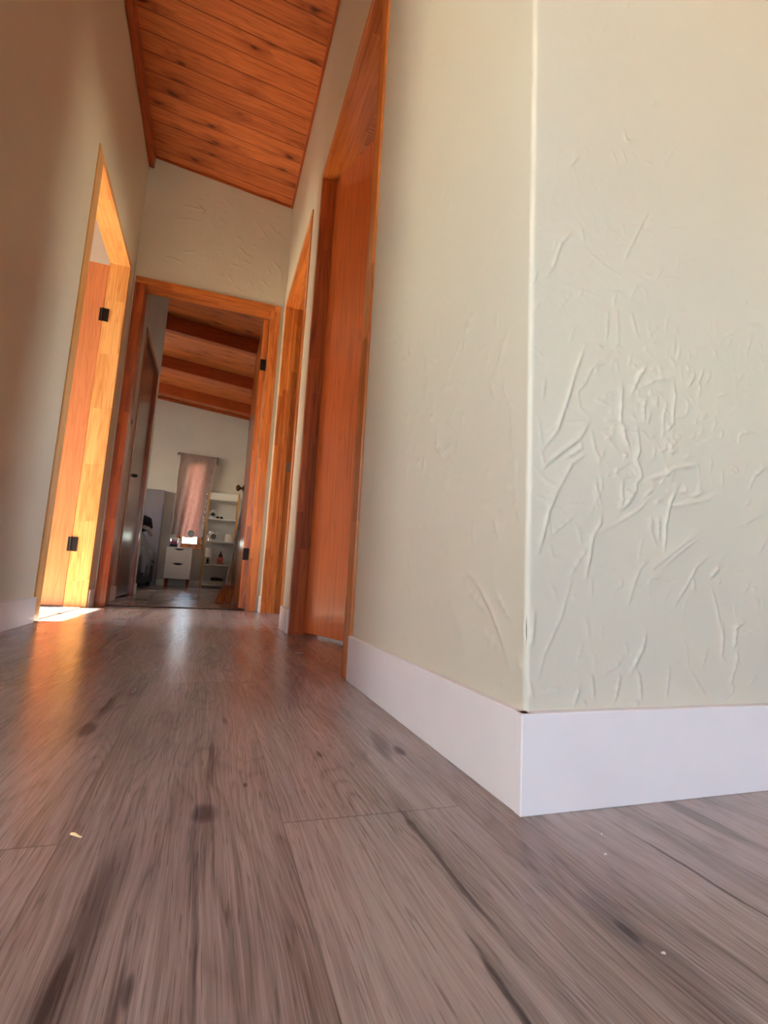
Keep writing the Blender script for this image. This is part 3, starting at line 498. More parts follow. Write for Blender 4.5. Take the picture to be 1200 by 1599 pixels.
def lever_or_knob(parent, x, y, z, d, name='knob', m=None, r=.027):
    """round knob on a rose, sticking out along x (d = +1 or -1)"""
    bm = bmesh.new()
    pr = [(.030, 0), (.030, .004), (.024, .008), (.011, .012), (.010, .026), (.016, .030), (r, .040), (r+.001, .048), (r-.003, .058), (.012, .064), (.002, .065)]
    lathe(bm, [(a, x+d*b) for a, b in pr], (0, y, z), 0, 24)
    return obj(name, bm, m or BRASS, parent, smooth=True)

# doorway to the sunny room on the left, leaf swung open into the room
d1 = struct(empty('door_1', (XL, 2.95, 0)))
def local(parent, o): o.location = -parent.location; return o    # meshes below are written in house coordinates
def fix(parent):
    for c in list(bpy.data.objects):
        if c.parent == parent: c.location = -parent.location
frame(d1, 'y', XL+.006, XL-.112, DL['a0'], DL['a1'], DL['top'], .085, .033, .034, SUNLIT_V, SUNLIT_Y)
bm = bmesh.new(); box(bm, -1.60, XL-.117, 3.436, 3.474, .008, 2.142, bev=.002)
leaf = obj('door_leaf', bm, LEAF_L, d1)
hinge(leaf, -.800, -.748, 3.421, 1.80, -.783); hinge(leaf, -.800, -.748, 3.421, .365, -.783)
lever_or_knob(leaf, -1.52, 3.0, .97, 1)
bpy.data.objects.remove([o for o in bpy.data.objects if o.parent == leaf and o.name.startswith('knob')][0])
bm = bmesh.new(); box(bm, XL-.10, XL-.012, DL['a0']+.085, DL['a1']-.034, .0, .004, bev=.001); obj('threshold', bm, plain('worn_threshold', (150, 120, 98), .5), d1)
fix(d1)

# doorway in the far wall, leaf folded back against the right-hand side of the passage
d2 = struct(empty('door_2', (-.17, YF, 0)))
frame(d2, 'x', YF-.012, YF+T+.002, FX0, FX1, FTOP, .062, .066, .045, RED_V, FRAME_X)
JR = [o for o in bpy.data.objects if o.parent == d2 and o.name.startswith('jamb')][1]; JR.data.materials[0] = FRAME_V
bm = bmesh.new(); box(bm, .212, .250, YF+T+.004, 4.555, .010, 2.155, bev=.002)
leaf = obj('door_leaf', bm, FRAME_V, d2)
hinge(leaf, .212, .250, YF+T+.003, 1.795, .250); hinge(leaf, .212, .250, YF+T+.003, .385, .250)
lever_or_knob(leaf, .212, 4.48, .972, -1)
bm = bmesh.new(); box(bm, FX0+.062, FX1-.066, YF+.04, YF+.085, 0, .005, bev=.0015); obj('threshold', bm, DARKSTRIP, d2)
fix(d2)

# first doorway on the right, leaf a little ajar into a dark room
d3 = struct(empty('door_3', (XR, 1.72, 0)))
frame(d3, 'y', XR-.007, XR+T, DA['a0'], DA['a1'], DA['top'], .062, .036, .042, RED_V, FRAME_Y)
JN = [o for o in bpy.data.objects if o.parent == d3 and o.name.startswith('jamb')][0]; JN.data.materials[0] = FRAME_V
bm = bmesh.new(); ang = R(18); L_, th = .86, .038
box(bm, 0, th, -L_, 0, .012, 2.112, bev=.002)
bmesh.ops.rotate(bm, verts=bm.verts, cent=(0,0,0), matrix=Matrix.Rotation(ang, 3, 'Z'))
bmesh.ops.translate(bm, verts=bm.verts, vec=(XR+.055, 2.178, 0))
obj('door_leaf', bm, LEAF_A, d3)
fix(d3)

# second doorway on the right, leaf out of sight inside its room
d4 = struct(empty('door_4', (XR, 2.97, 0)))
frame(d4, 'y', XR-.007, XR+T, DB['a0'], DB['a1'], DB['top'], .045, .036, .042, FRAME_V, FRAME_Y, stop=(XR+.045, XR+.08))
bm = bmesh.new(); yj = DB['a1']-.036
box(bm, XR+.083, XR+.110, yj-.003, yj+.001, .945, 1.01, bev=.0008)
lathe(bm, [(.009, yj-.004), (.009, yj-.0028)], (XR+.096, 0, .993), 1, 14); lathe(bm, [(.006, yj-.004), (.006, yj-.0028)], (XR+.096, 0, .962), 1, 14)
obj('strike_plate', bm, plain('steel_plate', (150, 140, 128), .3, .9), d4)
fix(d4)

# closet door on the left of the passage
d5 = struct(empty('door_5', (XL, 4.86, 0)))
frame(d5, 'y', XL+.006, XL-.10, 4.362, 5.358, 2.198, .05, .05, .05, RED_V, wood('closet_header', (150, 70, 34), (92, 36, 16), 1))
bm = bmesh.new(); box(bm, XL-.055, XL-.018, 4.416, 5.305, .014, 2.144, bev=.002)
leaf = obj('door_leaf', bm, LEAF_P, d5); lever_or_knob(leaf, XL-.018, 4.48, .985, 1, r=.014, m=BLACK)
fix(d5)

# ---------------------------------------------------------------- windows
FW_ = plain('white_window_frame', (225, 224, 220), .4, var=.01)
def window_x(name, x, y0, y1, z0, z1, mat=FW_):
    wobj = struct(empty(name, (x, (y0+y1)/2, z0)))
    bm = bmesh.new(); f = .05
    for a in ((y0, y0+f, z0, z1), (y1-f, y1, z0, z1), ((y0+y1)/2-.025, (y0+y1)/2+.025, z0+f, z1-f), (y0+f, y1-f, z0, z0+f), (y0+f, y1-f, z1-f, z1)): box(bm, x-.03, x+.03, *a, bev=.002)
    obj('window_frame', bm, mat, wobj); bm = bmesh.new(); box(bm, x-.003, x+.003, y0+.01, y1-.01, z0+.01, z1-.01); obj('window_pane', bm, THIN, wobj); fix(wobj)
def window_y(name, y, x0, x1, z0, z1, mat=FW_, f=.05):
    wobj = struct(empty(name, ((x0+x1)/2, y, z0)))
    bm = bmesh.new()
    for a in ((x0, x0+f, z0, z1), (x1-f, x1, z0, z1), (x0+f, x1-f, z0, z0+f), (x0+f, x1-f, z1-f, z1)): box(bm, a[0], a[1], y-.03, y+.03, a[2], a[3], bev=.002)
    obj('window_frame', bm, mat, wobj); bm = bmesh.new(); box(bm, x0+.01, x1-.01, y-.003, y+.003, z0+.01, z1-.01); obj('window_pane', bm, THIN, wobj); fix(wobj); return wobj
# clear pane: passes light, reflects a little
THIN = bpy.data.materials.new('clear_pane'); THIN.use_nodes = True; t_ = THIN.node_tree
for n_ in list(t_.nodes):
    if n_.type == 'BSDF_PRINCIPLED': t_.nodes.remove(n_)
tr = t_.nodes.new('ShaderNodeBsdfTransparent'); gl = t_.nodes.new('ShaderNodeBsdfGlossy'); gl.inputs['Roughness'].default_value = .02
fr = t_.nodes.new('ShaderNodeFresnel'); mx = t_.nodes.new('ShaderNodeMixShader')
t_.links.new(fr.outputs[0], mx.inputs[0]); t_.links.new(tr.outputs[0], mx.inputs[1]); t_.links.new(gl.outputs[0], mx.inputs[2])
t_.links.new(mx.outputs[0], [n_ for n_ in t_.nodes if n_.type == 'OUTPUT_MATERIAL'][0].inputs[0])
window_x('window_1', -3.46, *WL); window_x('window_2', -3.46, *WB); window_x('window_3', 3.66, *WS); window_x('window_4', -3.46, *WV)
window_y('window_5', -4.04, *WM); window_y('window_7', -4.04, *WN)
w6 = window_y('window_6', YB+.07, NW[0], NW[1], NW[2], NW[3], FRAME_V, .018)
bm = bmesh.new()
for a in ((NW[0]-.07, NW[0]+.004, NW[2]-.08, NW[3]+.08), (NW[1]-.004, NW[1]+.07, NW[2]-.08, NW[3]+.08), (NW[0]+.004, NW[1]-.004, NW[2]-.08, NW[2]+.004), (NW[0]+.004, NW[1]-.004, NW[3]-.004, NW[3]+.08)):
    box(bm, a[0], a[1], YB-.018, YB+.001, a[2], a[3], bev=.002)
c_ = obj('window_casing', bm, FRAME_V, w6); c_.location = -w6.location
bm = bmesh.new(); box(bm, NW[0]-.08, NW[1]+.08, YB-.05, YB+.001, NW[2]-.012, NW[2]+.006, bev=.003); c_ = obj('window_sill', bm, FRAME_X, w6); c_.location = -w6.location

# ---------------------------------------------------------------- things in the bedroom
WHITE = plain("white_lacquer", (236, 233, 231), .4, var=.01)
SHELFWHITE = plain('white_shelf_board', (226, 226, 222), .4, var=.01)
BAMBOO = plain('pale_bamboo', (206, 150, 86), .5, var=.05, scale=12)
GREYF = plain('grey_upholstery', (150, 146, 158), .85, var=.05, scale=120)
DARKF = plain('dark_grey_upholstery', (62, 62, 70), .85, var=.05, scale=90)
BLANKET = plain('grey_blanket', (128, 130, 142), .9, var=.08, scale=60)

# shelf unit
sx0, sx1, sy0, sy1 = -.118, .352, 8.80, 9.10
lev = [.060, .392, .772, 1.139, 1.462]
t = thing('shelf_unit', 'tall open shelf unit with five white shelves and slim bamboo posts against the bedroom wall', 'shelf', (.117, 8.95, 0))
def put(o, t=t): o.location = -t.location; return o
def putc(par, o): o.location = (0,0,0); return o
for x in (sx0, sx1):
    for y in (sy0, sy1):
        bm = bmesh.new(); box(bm, x-.012, x+.012, y-.012, y+.012, 0, 1.585, bev=.004); put(obj('post', bm, BAMBOO, t), t)
for z in lev:
    bm = bmesh.new(); box(bm, sx0+.013, sx1-.013, sy0-.008, sy1+.006, z-.018, z, bev=.002); put(obj('shelf_board', bm, SHELFWHITE, t), t)
bm = bmesh.new(); box(bm, sx0+.0125, sx1-.0125, sy0-.006, sy0+.006, 1.464, 1.565, bev=.002); put(obj('front_rail', bm, SHELFWHITE, t), t)
bm = bmesh.new(); box(bm, sx0+.0125, sx1-.0125, sy1-.004, sy1+.004, 1.464, 1.565, bev=.002); put(obj('back_rail', bm, SHELFWHITE, t), t)
for x in (sx0, sx1):
    for z in (.40, 1.0):
        bm = bmesh.new(); tube(bm, [(x, sy0, z), (x, sy1, z)], .008); put(obj('side_rail', bm, BAMBOO, t), t)

def item(name, label, cat, x, y, z, group=None): return thing(name, label, cat, (x, y, z), group)
# alarm clock, third shelf from the floor
c = item('alarm_clock', 'white twin-bell alarm clock with grey dial on the middle shelf', 'clock', .005, 8.90, lev[2])
bm = bmesh.new(); lathe(bm, [(.052, -.025), (.062, -.02), (.064, .02), (.058, .026)][::1], (0, 0, .072), 1, 32); obj('case', bm, WHITE, c, smooth=True)
bm = bmesh.new(); lathe(bm, [(.047, -.030), (.047, -.0245)], (0, 0, .072), 1, 32); dial = obj('dial', bm, plain('grey_dial', (128, 124, 118), .5), c)
bm = bmesh.new()
for a in (60, -30):
    tube(bm, [(0, -.032, .072), (.034*math.sin(R(a)), -.032, .072+.034*math.cos(R(a)))], .002, 6)
obj('hands', bm, BLACK, dial)
for s_ in (-1, 1):
    bm = bmesh.new(); n0 = 16
    lathe(bm, [(.001, .034), (.014, .031), (.024, .022), (.030, .006), (.031, 0), (.028, 0)], (0,0,0), 2, 20)
    bmesh.ops.rotate(bm, verts=bm.verts, cent=(0,0,0), matrix=Matrix.Rotation(R(38*s_), 3, 'Y')); bmesh.ops.translate(bm, verts=bm.verts, vec=(.044*s_, 0, .128))
    obj('bell', bm, WHITE, c, smooth=True)
    bm = bmesh.new(); tube(bm, [(.035*s_, 0, .02), (.050*s_, 0, 0.001)], .006); obj('foot', bm, WHITE, c)
bm = bmesh.new(); tube(bm, [(-.016, 0, .135), (-.012, 0, .158), (.012, 0, .158), (.016, 0, .135)], .003, 8); obj('handle', bm, WHITE, c)
# white pillar
c = item('candle', 'thick white pillar candle at the right end of the middle shelf', 'candle', .248, 8.90, lev[2])
bm = bmesh.new(); lathe(bm, [(.052, 0), (.056, .004), (.056, .122), (.050, .128), (.03, .122), (.004, .121)], seg=32); obj('wax', bm, plain('cream_wax', (226, 216, 198), .5, var=.02), c, smooth=True)
bm = bmesh.new(); tube(bm, [(0,0,.12), (.001,0,.136)], .0018, 6); obj('wick', bm, BLACK, c)
# little glass
c = item('glass_jar', 'small clear glass jar left of the alarm clock', 'jar', -.083, 8.87, lev[2])
bm = bmesh.new(); lathe(bm, [(.018, 0), (.022, .004), (.022, .05), (.017, .058), (.017, .066)], seg=20); obj('jar_body', bm, GLASS, c, smooth=True)
bm = bmesh.new(); lathe(bm, [(.019, .066), (.019, .078), (.004, .080)], seg=20); obj('lid', bm, WHITE, c, smooth=True)
# mug-like black and white pot, fourth shelf
c = item('toy_figure', 'small white figure with a black middle standing on the second shelf from the top', 'ornament', -.035, 8.88, lev[3])
bm = bmesh.new(); lathe(bm, [(.040, 0), (.046, .012), (.044, .034), (.032, .046)], seg=24); obj('base', bm, plain('pale_blue_white', (198, 208, 212), .5), c, smooth=True)
bm = bmesh.new(); lathe(bm, [(.030, .045), (.035, .058), (.034, .084), (.022, .094)], seg=24); obj('body', bm, BLACK, c, smooth=True)
bm = bmesh.new(); pts = [(.036*math.cos(R(a)), 0, .10+.042*math.sin(R(a))) for a in range(-20, 201, 20)]; tube(bm, pts, .008, 8); obj('hoop_handle', bm, WHITE, c, smooth=True)
c = item('folded_sunglasses', 'dark flat object lying in the middle of the second shelf from the top', 'sunglasses', .075, 8.88, lev[3])
bm = bmesh.new()
for s_ in (-1, 1):
    lathe(bm, [(.004, -.003), (.024, -.002), (.026, 0), (.024, .003), (.004, .004)], (.030*s_, -.02, .020), 1, 18)
obj('lenses', bm, BLACK, c, smooth=True)
bm = bmesh.new(); tube(bm, [(-.055, -.02, .022), (-.058, 0, .018), (-.03, .03, .008), (.03, .035, .006)], .003, 6); tube(bm, [(.055, -.02, .022), (.058, 0, .018), (.03, .04, .010), (-.03, .042, .008)], .003, 6); tube(bm, [(-.008, -.02, .026), (.008, -.02, .026)], .003, 6); obj('temples', bm, BLACK, c)
# table lamp, second shelf
c = item('table_lamp', 'small table lamp with white drum shade and dark base on a lower shelf', 'lamp', -.045, 8.92, lev[1])
bm = bmesh.new(); lathe(bm, [(.036, 0), (.038, .008), (.03, .016), (.012, .026), (.020, .045), (.024, .062), (.014, .082), (.006, .095), (.006, .120)], seg=24); obj('base', bm, BLACK, c, smooth=True)
bm = bmesh.new(); seg = 32
lathe(bm, [(.052, .112), (.054, .112), (.044, .262), (.042, .262), (.050, .116)], seg=32); obj('lamp_shade', bm, plain('white_linen', (226, 222, 214), .8, var=.02), c, smooth=True)
# ornament: round pink and red bell-shaped ceramic (plain, no face)
c = item('ceramic_ornament', 'pink and red round ceramic ornament beside the small lamp', 'ornament', .150, 8.90, lev[1])
bm = bmesh.new(); lathe(bm, [(.050, 0), (.056, .012), (.050, .030), (.036, .040)], seg=24); obj('base', bm, plain('copper_glaze', (176, 104, 72), .3), c, smooth=True)
bm = bmesh.new(); lathe(bm, [(.036, .040), (.052, .058), (.056, .082), (.048, .108), (.030, .124)], seg=28); obj('body', bm, plain('pink_red_glaze', (204, 92, 92), .3, var=.2, scale=28), c, smooth=True)
bm = bmesh.new(); lathe(bm, [(.030, .123), (.036, .140), (.030, .162), (.012, .180), (.010, .200), (.016, .208), (.004, .216)], seg=24); obj('lid', bm, plain('dark_glaze', (74, 36, 30), .3), c, smooth=True)
# bottom shelf: folded linen and dark shoe
c = item('folded_linen', 'flat stack of folded pale linen on the bottom shelf', 'linen', .115, 8.93, lev[0])
for k in range(3):
    bm = bmesh.new(); box(bm, -.13+.01*k, .13-.012*k, -.09, .09, .001+k*.020, .020+k*.020, bev=.008); obj('folded_sheet', bm, plain('pale_linen', (186, 180, 168), .9), c, smooth=True)
c = item('dark_shoe', 'dark shoe lying on top of the folded linen', 'shoe', .125, 8.92, lev[0]+.062)
bm = bmesh.new()
grid(bm, lambda u, v: ((-.10+.2*u), .030*math.cos(2*math.pi*v)*(.35+math.sin(math.pi*min(.97, max(.03, u)))**.5*.75), .028+(.030*math.sin(2*math.pi*v)+.0)*(.3+.8*math.sin(math.pi*min(.97, max(.03, u)))**.5)*(1.25-.6*u)), 16, 16); bmesh.ops.remove_doubles(bm, verts=bm.verts, dist=.0003)
obj('upper', bm, plain('dark_leather', (52, 32, 32), .6), c, smooth=True)
bm = bmesh.new(); box(bm, -.098, .098, -.028, .028, 0, .012, bev=.005); obj('sole', bm, BLACK, c)

# nightstand
t = thing('nightstand', 'white two-drawer nightstand with scooped drawer pulls under the bright window', 'nightstand', (-.482, 8.90, 0))
nx0, nx1, ny0, ny1 = -.672, -.292, 8.70, 9.10
bm = bmesh.new()
box(bm, nx0, nx0+.018, ny0+.018, ny1, .125, .605, bev=.002); box(bm, nx1-.018, nx1, ny0+.018, ny1, .125, .605, bev=.002); box(bm, nx0+.018, nx1-.018, ny0+.02, ny1, .125, .143); box(bm, nx0+.018, nx1-.018, ny1-.01, ny1, .143, .605); box(bm, nx0-.003, nx1+.003, ny0+.012, ny1+.004, .605, .623, bev=.003)
put(obj('body', bm, WHITE, t), t)
for z0, z1 in ((.136, .368), (.374, .600)):
    bm = bmesh.new(); xm = (nx0+nx1)/2
    # front panel with a shallow scoop cut out of its top edge
    top = []
    for i in range(25):
        x = nx0+.002+(nx1-nx0-.004)*i/24; d_ = abs(x-xm)/.075; top.append((x, z1-(.026*math.cos(min(1, d_)*math.pi/2)**.6 if d_ < 1 else 0)))
    for i in range(24):
        (xa, za), (xb, zb) = top[i], top[i+1]
        vs = [bm.verts.new(p) for p in ((xa, ny0, z0), (xb, ny0, z0), (xb, ny0, zb), (xa, ny0, za), (xa, ny0+.018, z0), (xb, ny0+.018, z0), (xb, ny0+.018, zb), (xa, ny0+.018, za))]
        for q in ((0,1,2,3), (7,6,5,4), (0,4,5,1), (3,2,6,7)): bm.faces.new([vs[j] for j in q])
        if i == 0: bm.faces.new([vs[j] for j in (0,3,7,4)])
        if i == 23: bm.faces.new([vs[j] for j in (1,5,6,2)])
    bmesh.ops.remove_doubles(bm, verts=bm.verts, dist=1e-5)
    dr = put(obj('drawer', bm, WHITE, t), t)
    bm = bmesh.new(); box(bm, xm-.08, xm+.08, ny0+.0185, ny0+.022, z1-.035, z1); obj('pull_shade', bm, BLACK, dr)  # black sheet painted in as the shade behind the scoop
for x in (nx0+.03, nx1-.03):
    for y in (ny0+.05, ny1-.04):
        bm = bmesh.new(); tube(bm, [(x, y, .125), (x, y, 0)], [.018, .012], 14); put(obj('leg', bm, RED_V, t), t)
# clear box with pink things
c = item('storage_jar', 'clear plastic canister of pink and purple things on the left of the nightstand', 'canister', -.585, 8.86, .623)
bm = bmesh.new(); lathe(bm, [(.056, 0), (.060, .004), (.060, .130), (.057, .133)], seg=28); obj('canister_wall', bm, GLASS, c, smooth=True)
bm = bmesh.new(); lathe(bm, [(.050, .006), (.051, .045), (.046, .055)], seg=20); obj('contents', bm, plain('dark_blue_mix', (40, 34, 62), .6, var=.3, scale=60), c, smooth=True)
bm = bmesh.new(); lathe(bm, [(.045, .056), (.047, .075), (.035, .096), (.01, .104)], seg=20); obj('contents', bm, plain('pink_mix', (196, 66, 110), .6, var=.2, scale=60), c, smooth=True)
bm = bmesh.new(); lathe(bm, [(.061, .134), (.063, .137), (.063, .148), (.05, .152)], seg=28); obj('lid', bm, WHITE, c, smooth=True)
# slim white bottle
c = item('slim_bottle', 'slim pale bottle between the clear canister and the bright window', 'bottle', -.505, 8.82, .623)
bm = bmesh.new(); lathe(bm, [(.016, 0), (.018, .004), (.018, .10), (.009, .125), (.009, .165)], seg=20); obj('bottle_body', bm, WHITE, c, smooth=True)
bm = bmesh.new(); lathe(bm, [(.0105, .15), (.0105, .178), (.003, .180)], seg=16); obj('cap', bm, BLACK, c, smooth=True)
# round mirror on a stand
c = item('table_mirror', 'small round mirror on a thin stand in front of the hanging cloth', 'mirror', -.345, 8.90, .623)
bm = bmesh.new(); lathe(bm, [(.045, 0), (.046, .006), (.012, .012), (.005, .018), (.004, .2)], seg=24); obj('stand', bm, BLACK, c, smooth=True)
bm = bmesh.new(); lathe(bm, [(.047, -.008), (.050, -.004), (.050, .006), (.044, .010)], (0, 0, .248), 1, 32); obj('mirror_rim', bm, DARKSTRIP, c, smooth=True)
bm = bmesh.new(); lathe(bm, [(.043, -.0105), (.043, -.0078)], (0, 0, .248), 1, 32); obj('mirror_glass', bm, plain('mirror_silver', (170, 180, 182), .12, .9), c)

# cloth hung over the window
CLOTH = bpy.data.materials.new('sheer_pink_cloth'); CLOTH.use_nodes = True; t_ = CLOTH.node_tree; b_ = t_.nodes['Principled BSDF']
x, y, z = coords(t_); g = noise(t_, vec(t_, x*90, y*90, z*12), 1, 3)
t_.links.new(mix(t_, g.step(.3, .7), rgb(166, 152, 148), rgb(142, 128, 125)), b_.inputs['Base Color']); b_.inputs['Roughness'].default_value = .9
tl = t_.nodes.new('ShaderNodeBsdfTranslucent'); tl.inputs[0].default_value = rgb(226, 150, 132); mx = t_.nodes.new('ShaderNodeMixShader'); mx.inputs[0].default_value = .15
out_ = [n_ for n_ in t_.nodes if n_.type == 'OUTPUT_MATERIAL'][0]
t_.links.new(b_.outputs[0], mx.inputs[1]); t_.links.new(tl.outputs[0], mx.inputs[2]); t_.links.new(mx.outputs[0], out_.inputs[0])
rn = random.Random(4)
def cloth_pt(u, v):
    tx = -.640+.570*u; bx_ = -.655+.480*u
    k = v**1.2; x = tx*(1-k)+bx_*k
    zt = 2.200+.012*math.sin(u*3.1)+.02*(1-u); zb = .835-.030*u+.018*math.sin(u*9)
    z = zt*(1-v)+zb*v
    fold = .012*math.sin(u*15+v*2)*(.3+.7*v)+.010*math.sin(u*31+v*5)*v
    side = .028*max(0, 1-u*9)*v+.028*max(0, 1-(1-u)*9)*v
    x += .006*math.sin(v*17+u*6)*(u*(1-u)*4 < .4)
    return (x+.36, fold-side, z)
c = thing('hanging_cloth', 'long pinkish grey cloth hung over the narrow window with daylight glowing through it', 'curtain', (-.36, 9.075, 0))
bm = bmesh.new(); grid(bm, cloth_pt, 60, 70); cl = obj('cloth_panel', bm, CLOTH, c, smooth=True)
for u0, nm in ((0.0, 'l'), (1.0, 'r')):                                # rolled pale hems down both sides
    bm = bmesh.new(); tube(bm, [cloth_pt(u0, v/24) for v in range(25)], .007, 6); obj('hem', bm, plain('pale_hem', (190, 184, 180), .9), c, smooth=True)
bm = bmesh.new(); grid(bm, lambda u, v: (.295+.035*u+.0*v, -.02*math.sin(u*6+v*3), 2.205-.09*v-.05*u*v), 8, 8); obj('loose_corner', bm, CLOTH, c, smooth=True)
bm = bmesh.new(); grid(bm, lambda u, v: (-.325+.06*u, -.015-.01*math.sin(u*6+v*3), 2.225-.05*v*(1-u)), 8, 8); obj('loose_corner', bm, CLOTH, c, smooth=True)
c = thing('curtain_rod', 'thin dark rod holding up the hanging cloth', 'rod', (-.36, 9.10, 2.22))
bm = bmesh.new(); tube(bm, [(-.33, 0, .006), (.33, 0, -.012)], .006, 10); obj('rod_bar', bm, BLACK, c)
for x in (-.31, .31):
    bm = bmesh.new(); box(bm, x-.006, x+.006, 0, .049, -.012, .012, bev=.002); obj('bracket', bm, BLACK, c)

# fairy lights along the left shelf post
c = thing('fairy_lights', 'string of small clear bulbs wound down the left post of the shelf unit', 'string lights', (sx0-.03, sy0-.02, 0))
pts = [(.012*math.sin(k*1.7), -.006+.004*math.cos(k*2.1), 1.56-k*.030) for k in range(34)]
bm = bmesh.new(); tube(bm, pts, .0022, 6); obj('wire', bm, BLACK, c)
BULB = plain('clear_bulb', (236, 232, 226), .1, var=.02, spec=.8)
for k in (1, 5, 8, 11, 14, 17, 20, 24, 28, 32):
    bm = bmesh.new(); p = pts[k]; lathe(bm, [(.003, 0), (.010, .008), (.012, .018), (.008, .026), (.002, .029)], (p[0]-.012, p[1]-.006, p[2]-.02), 2, 12); obj('bulb', bm, BULB, c, smooth=True)

# bed
t = thing('bed', 'upholstered bed with tall grey headboard standing left of the nightstand', 'bed', (-1.65, 8.1, 0))
bm = bmesh.new(); box(bm, -.84, .835, .93, 1.03, 0, 1.555, bev=.015); obj('headboard', bm, GREYF, t, smooth=True)
bm = bmesh.new(); box(bm, -.80, .79, -1.05, .925, .06, .40, bev=.02); obj('bed_base', bm, DARKF, t, smooth=True)
bm = bmesh.new(); box(bm, -.78, .78, -1.03, .92, .402, .56, bev=.04); obj('mattress', bm, plain('mattress_ticking', (148, 148, 156), .9), t, smooth=True)
for x in (-.74, .74):
    for y in (-1.0, .85):
        bm = bmesh.new(); tube(bm, [(x, y, .07), (x, y, 0)], .025, 12); obj('leg', bm, BLACK, t)
c = thing('blanket', 'rumpled grey blanket heaped over the side of the bed', 'blanket', (-1.05, 8.1, .40))
def bl(u, v):
    x = -.35+.60*u; y = -.75+1.3*v
    e = min(1, max(0, (x-.10)/.12)); top = .18+.24*math.sin(math.pi*min(1, max(0, v)))**.6*(math.sin(math.pi*min(1, u*.9+.1))**.7)
    z = top*(1-e)+(top-.34-.06*math.sin(v*11))*e
    z += .022*math.sin(u*17+v*9)+.018*math.sin(v*23-u*7)+.012*math.sin(u*31+v*29)
    xx = x*(1-e)+(.205+.018*math.sin(v*19)+.02*math.sin(v*7))*e
    return (xx, y, z)
bm = bmesh.new(); grid(bm, bl, 48, 70); o = obj('blanket_cloth', bm, BLANKET, c, smooth=True); m_ = o.modifiers.new('s', 'SOLIDIFY'); m_.thickness = .018; m_.offset = -1
c = thing('dark_jacket', 'dark crumpled jacket thrown on top of the blanket', 'jacket', (-1.02, 8.2, .78))
def jk(u, v):
    a = 2*math.pi*u; r = .13*math.sin(math.pi*min(.99, max(.01, v)))*(1+.22*math.sin(a*3+v*5)+.12*math.sin(a*7))
    return (r*math.cos(a)*1.1, r*math.sin(a)*1.3, .12*(1-math.cos(math.pi*v))+.03*math.sin(a*2+v*7)*math.sin(math.pi*v)+(.05 if v > .5 else 0)*math.sin(math.pi*v))
bm = bmesh.new(); grid(bm, jk, 40, 24); bmesh.ops.remove_doubles(bm, verts=bm.verts, dist=.002); obj('jacket_cloth', bm, plain('dark_wool', (40, 28, 34), .9), c, smooth=True)
bm = bmesh.new(); tube(bm, [(.05, -.10, .08), (.12, -.11, .05), (.155, -.08, .01), (.165, 0, -.03)], [.03, .035, .03, .022], 12); obj('sleeve', bm, plain('pale_lining', (170, 160, 152), .8), c, smooth=True)

# broom
c = thing('broom', 'wide tan broom with grey handle leaning by the open bedroom door', 'broom', (.135, 4.62, 0))
bm = bmesh.new()
def prism(bm, pr, y0, y1):
    a = [bm.verts.new((x, y0, z)) for x, z in pr]; b = [bm.verts.new((x, y1, z)) for x, z in pr]; bm.faces.new(a); bm.faces.new(b[::-1])
    for i in range(len(pr)): j = (i+1) % len(pr); bm.faces.new((a[i], b[i], b[j], a[j]))
prism(bm, [(-.075, .0), (.067, .0), (.082, .120), (-.022, .120)], -.020, .020); bmesh.ops.bevel(bm, geom=list(bm.edges), offset=.003, segments=2, affect='EDGES')
m, tt_, bb = new_mat('tan_bristles', None, .8); x, y, z = coords(tt_); g = noise(tt_, vec(tt_, x*260, y*260, z*8), 1, 3)
tt_.links.new(mix(tt_, g.step(.3, .7), rgb(190, 120, 66), rgb(112, 62, 32)), bb.inputs['Base Color']); bump(tt_, bb, g, .8, .004)
obj('bristles', bm, m, c)
bm = bmesh.new(); prism(bm, [(-.024, .118), (.084, .118), (.078, .150), (-.008, .150)], -.024, .024); bmesh.ops.bevel(bm, geom=list(bm.edges), offset=.004, segments=2, affect='EDGES'); obj('broom_head', bm, plain('brown_broom_block', (140, 78, 44), .5), c)
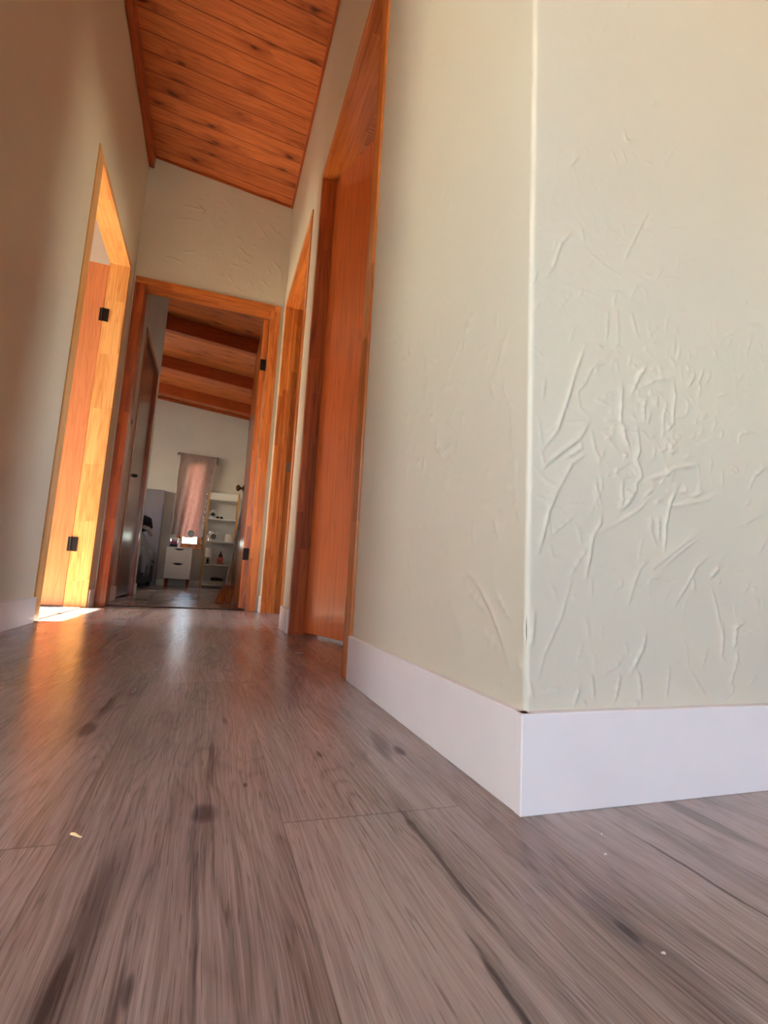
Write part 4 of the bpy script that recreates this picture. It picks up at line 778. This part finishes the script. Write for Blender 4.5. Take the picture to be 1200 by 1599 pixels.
bm = bmesh.new(); tube(bm, [(.010, 0, .14), (.087, -.006, .80), (.135, -.008, 1.22)], .0115, 12); obj('handle', bm, plain('grey_painted_handle', (142, 146, 152), .35), c, smooth=True)
bm = bmesh.new(); tube(bm, [(.135, -.008, 1.22), (.139, -.008, 1.26)], [.013, .009], 12); obj('grip_cap', bm, BLACK, c, smooth=True)

# light switch on the passage wall
c = thing('light_switch', 'small dark light switch on the passage wall before the closet door', 'switch', (XL, 4.13, 1.33))
bm = bmesh.new(); box(bm, -.001, .009, -.022, .022, -.055, .055, bev=.003); obj('switch_plate', bm, BLACK, c)
bm = bmesh.new(); box(bm, .008, .015, -.010, .010, -.018, .018, bev=.002); obj('rocker', bm, DARKSTRIP, c)

# ---------------------------------------------------------------- crumbs on the floor
def crumb(name, label, cat, x, y, l, wd, a, m, h=.0012):
    bm = bmesh.new(); n = 7; pr = []
    grid(bm, lambda u, v: ((u-.5)*l, (v-.5)*wd*(1-(2*u-1)**2*.6), h*(1+.5*math.sin(u*5))*math.sin(math.pi*min(.9, max(.1, v)))+.0001), n, 4)
    o = obj(name, bm, m); mm = o.modifiers.new('t', 'SOLIDIFY'); mm.thickness = .0004; o.location = (x, y, 0.0004); o.rotation_euler.z = a; tag(o, label, cat); return o
crumb('wood_splinter', 'small yellow wood splinter on the floorboard at the left front', 'splinter', -.089, .541, .0125, .003, R(-32), plain('yellow_splinter', (244, 216, 160), .6), .002)
WC = plain('white_crumb', (216, 212, 206), .7)
crumb('plaster_flake', 'long white plaster flake on the floor before the first right-hand doorway', 'plaster flake', .293, 1.662, .03, .010, R(10), WC)
crumb('plaster_crumb', 'tiny white crumb on the floor nearest the skirting of the corner wall', 'crumb', 0.391, 0.441, .003, .0022, 1.0, WC)
crumb('plaster_crumb', 'tiny white crumb a little further out from the skirting, second of two', 'crumb', 0.366, 0.408, .004, .0020, .3, WC)
crumb('plaster_crumb', 'tiny white crumb beside the dark knot in the right-hand foreground board', 'crumb', 0.310, 0.293, .003, .0022, 2.0, WC)
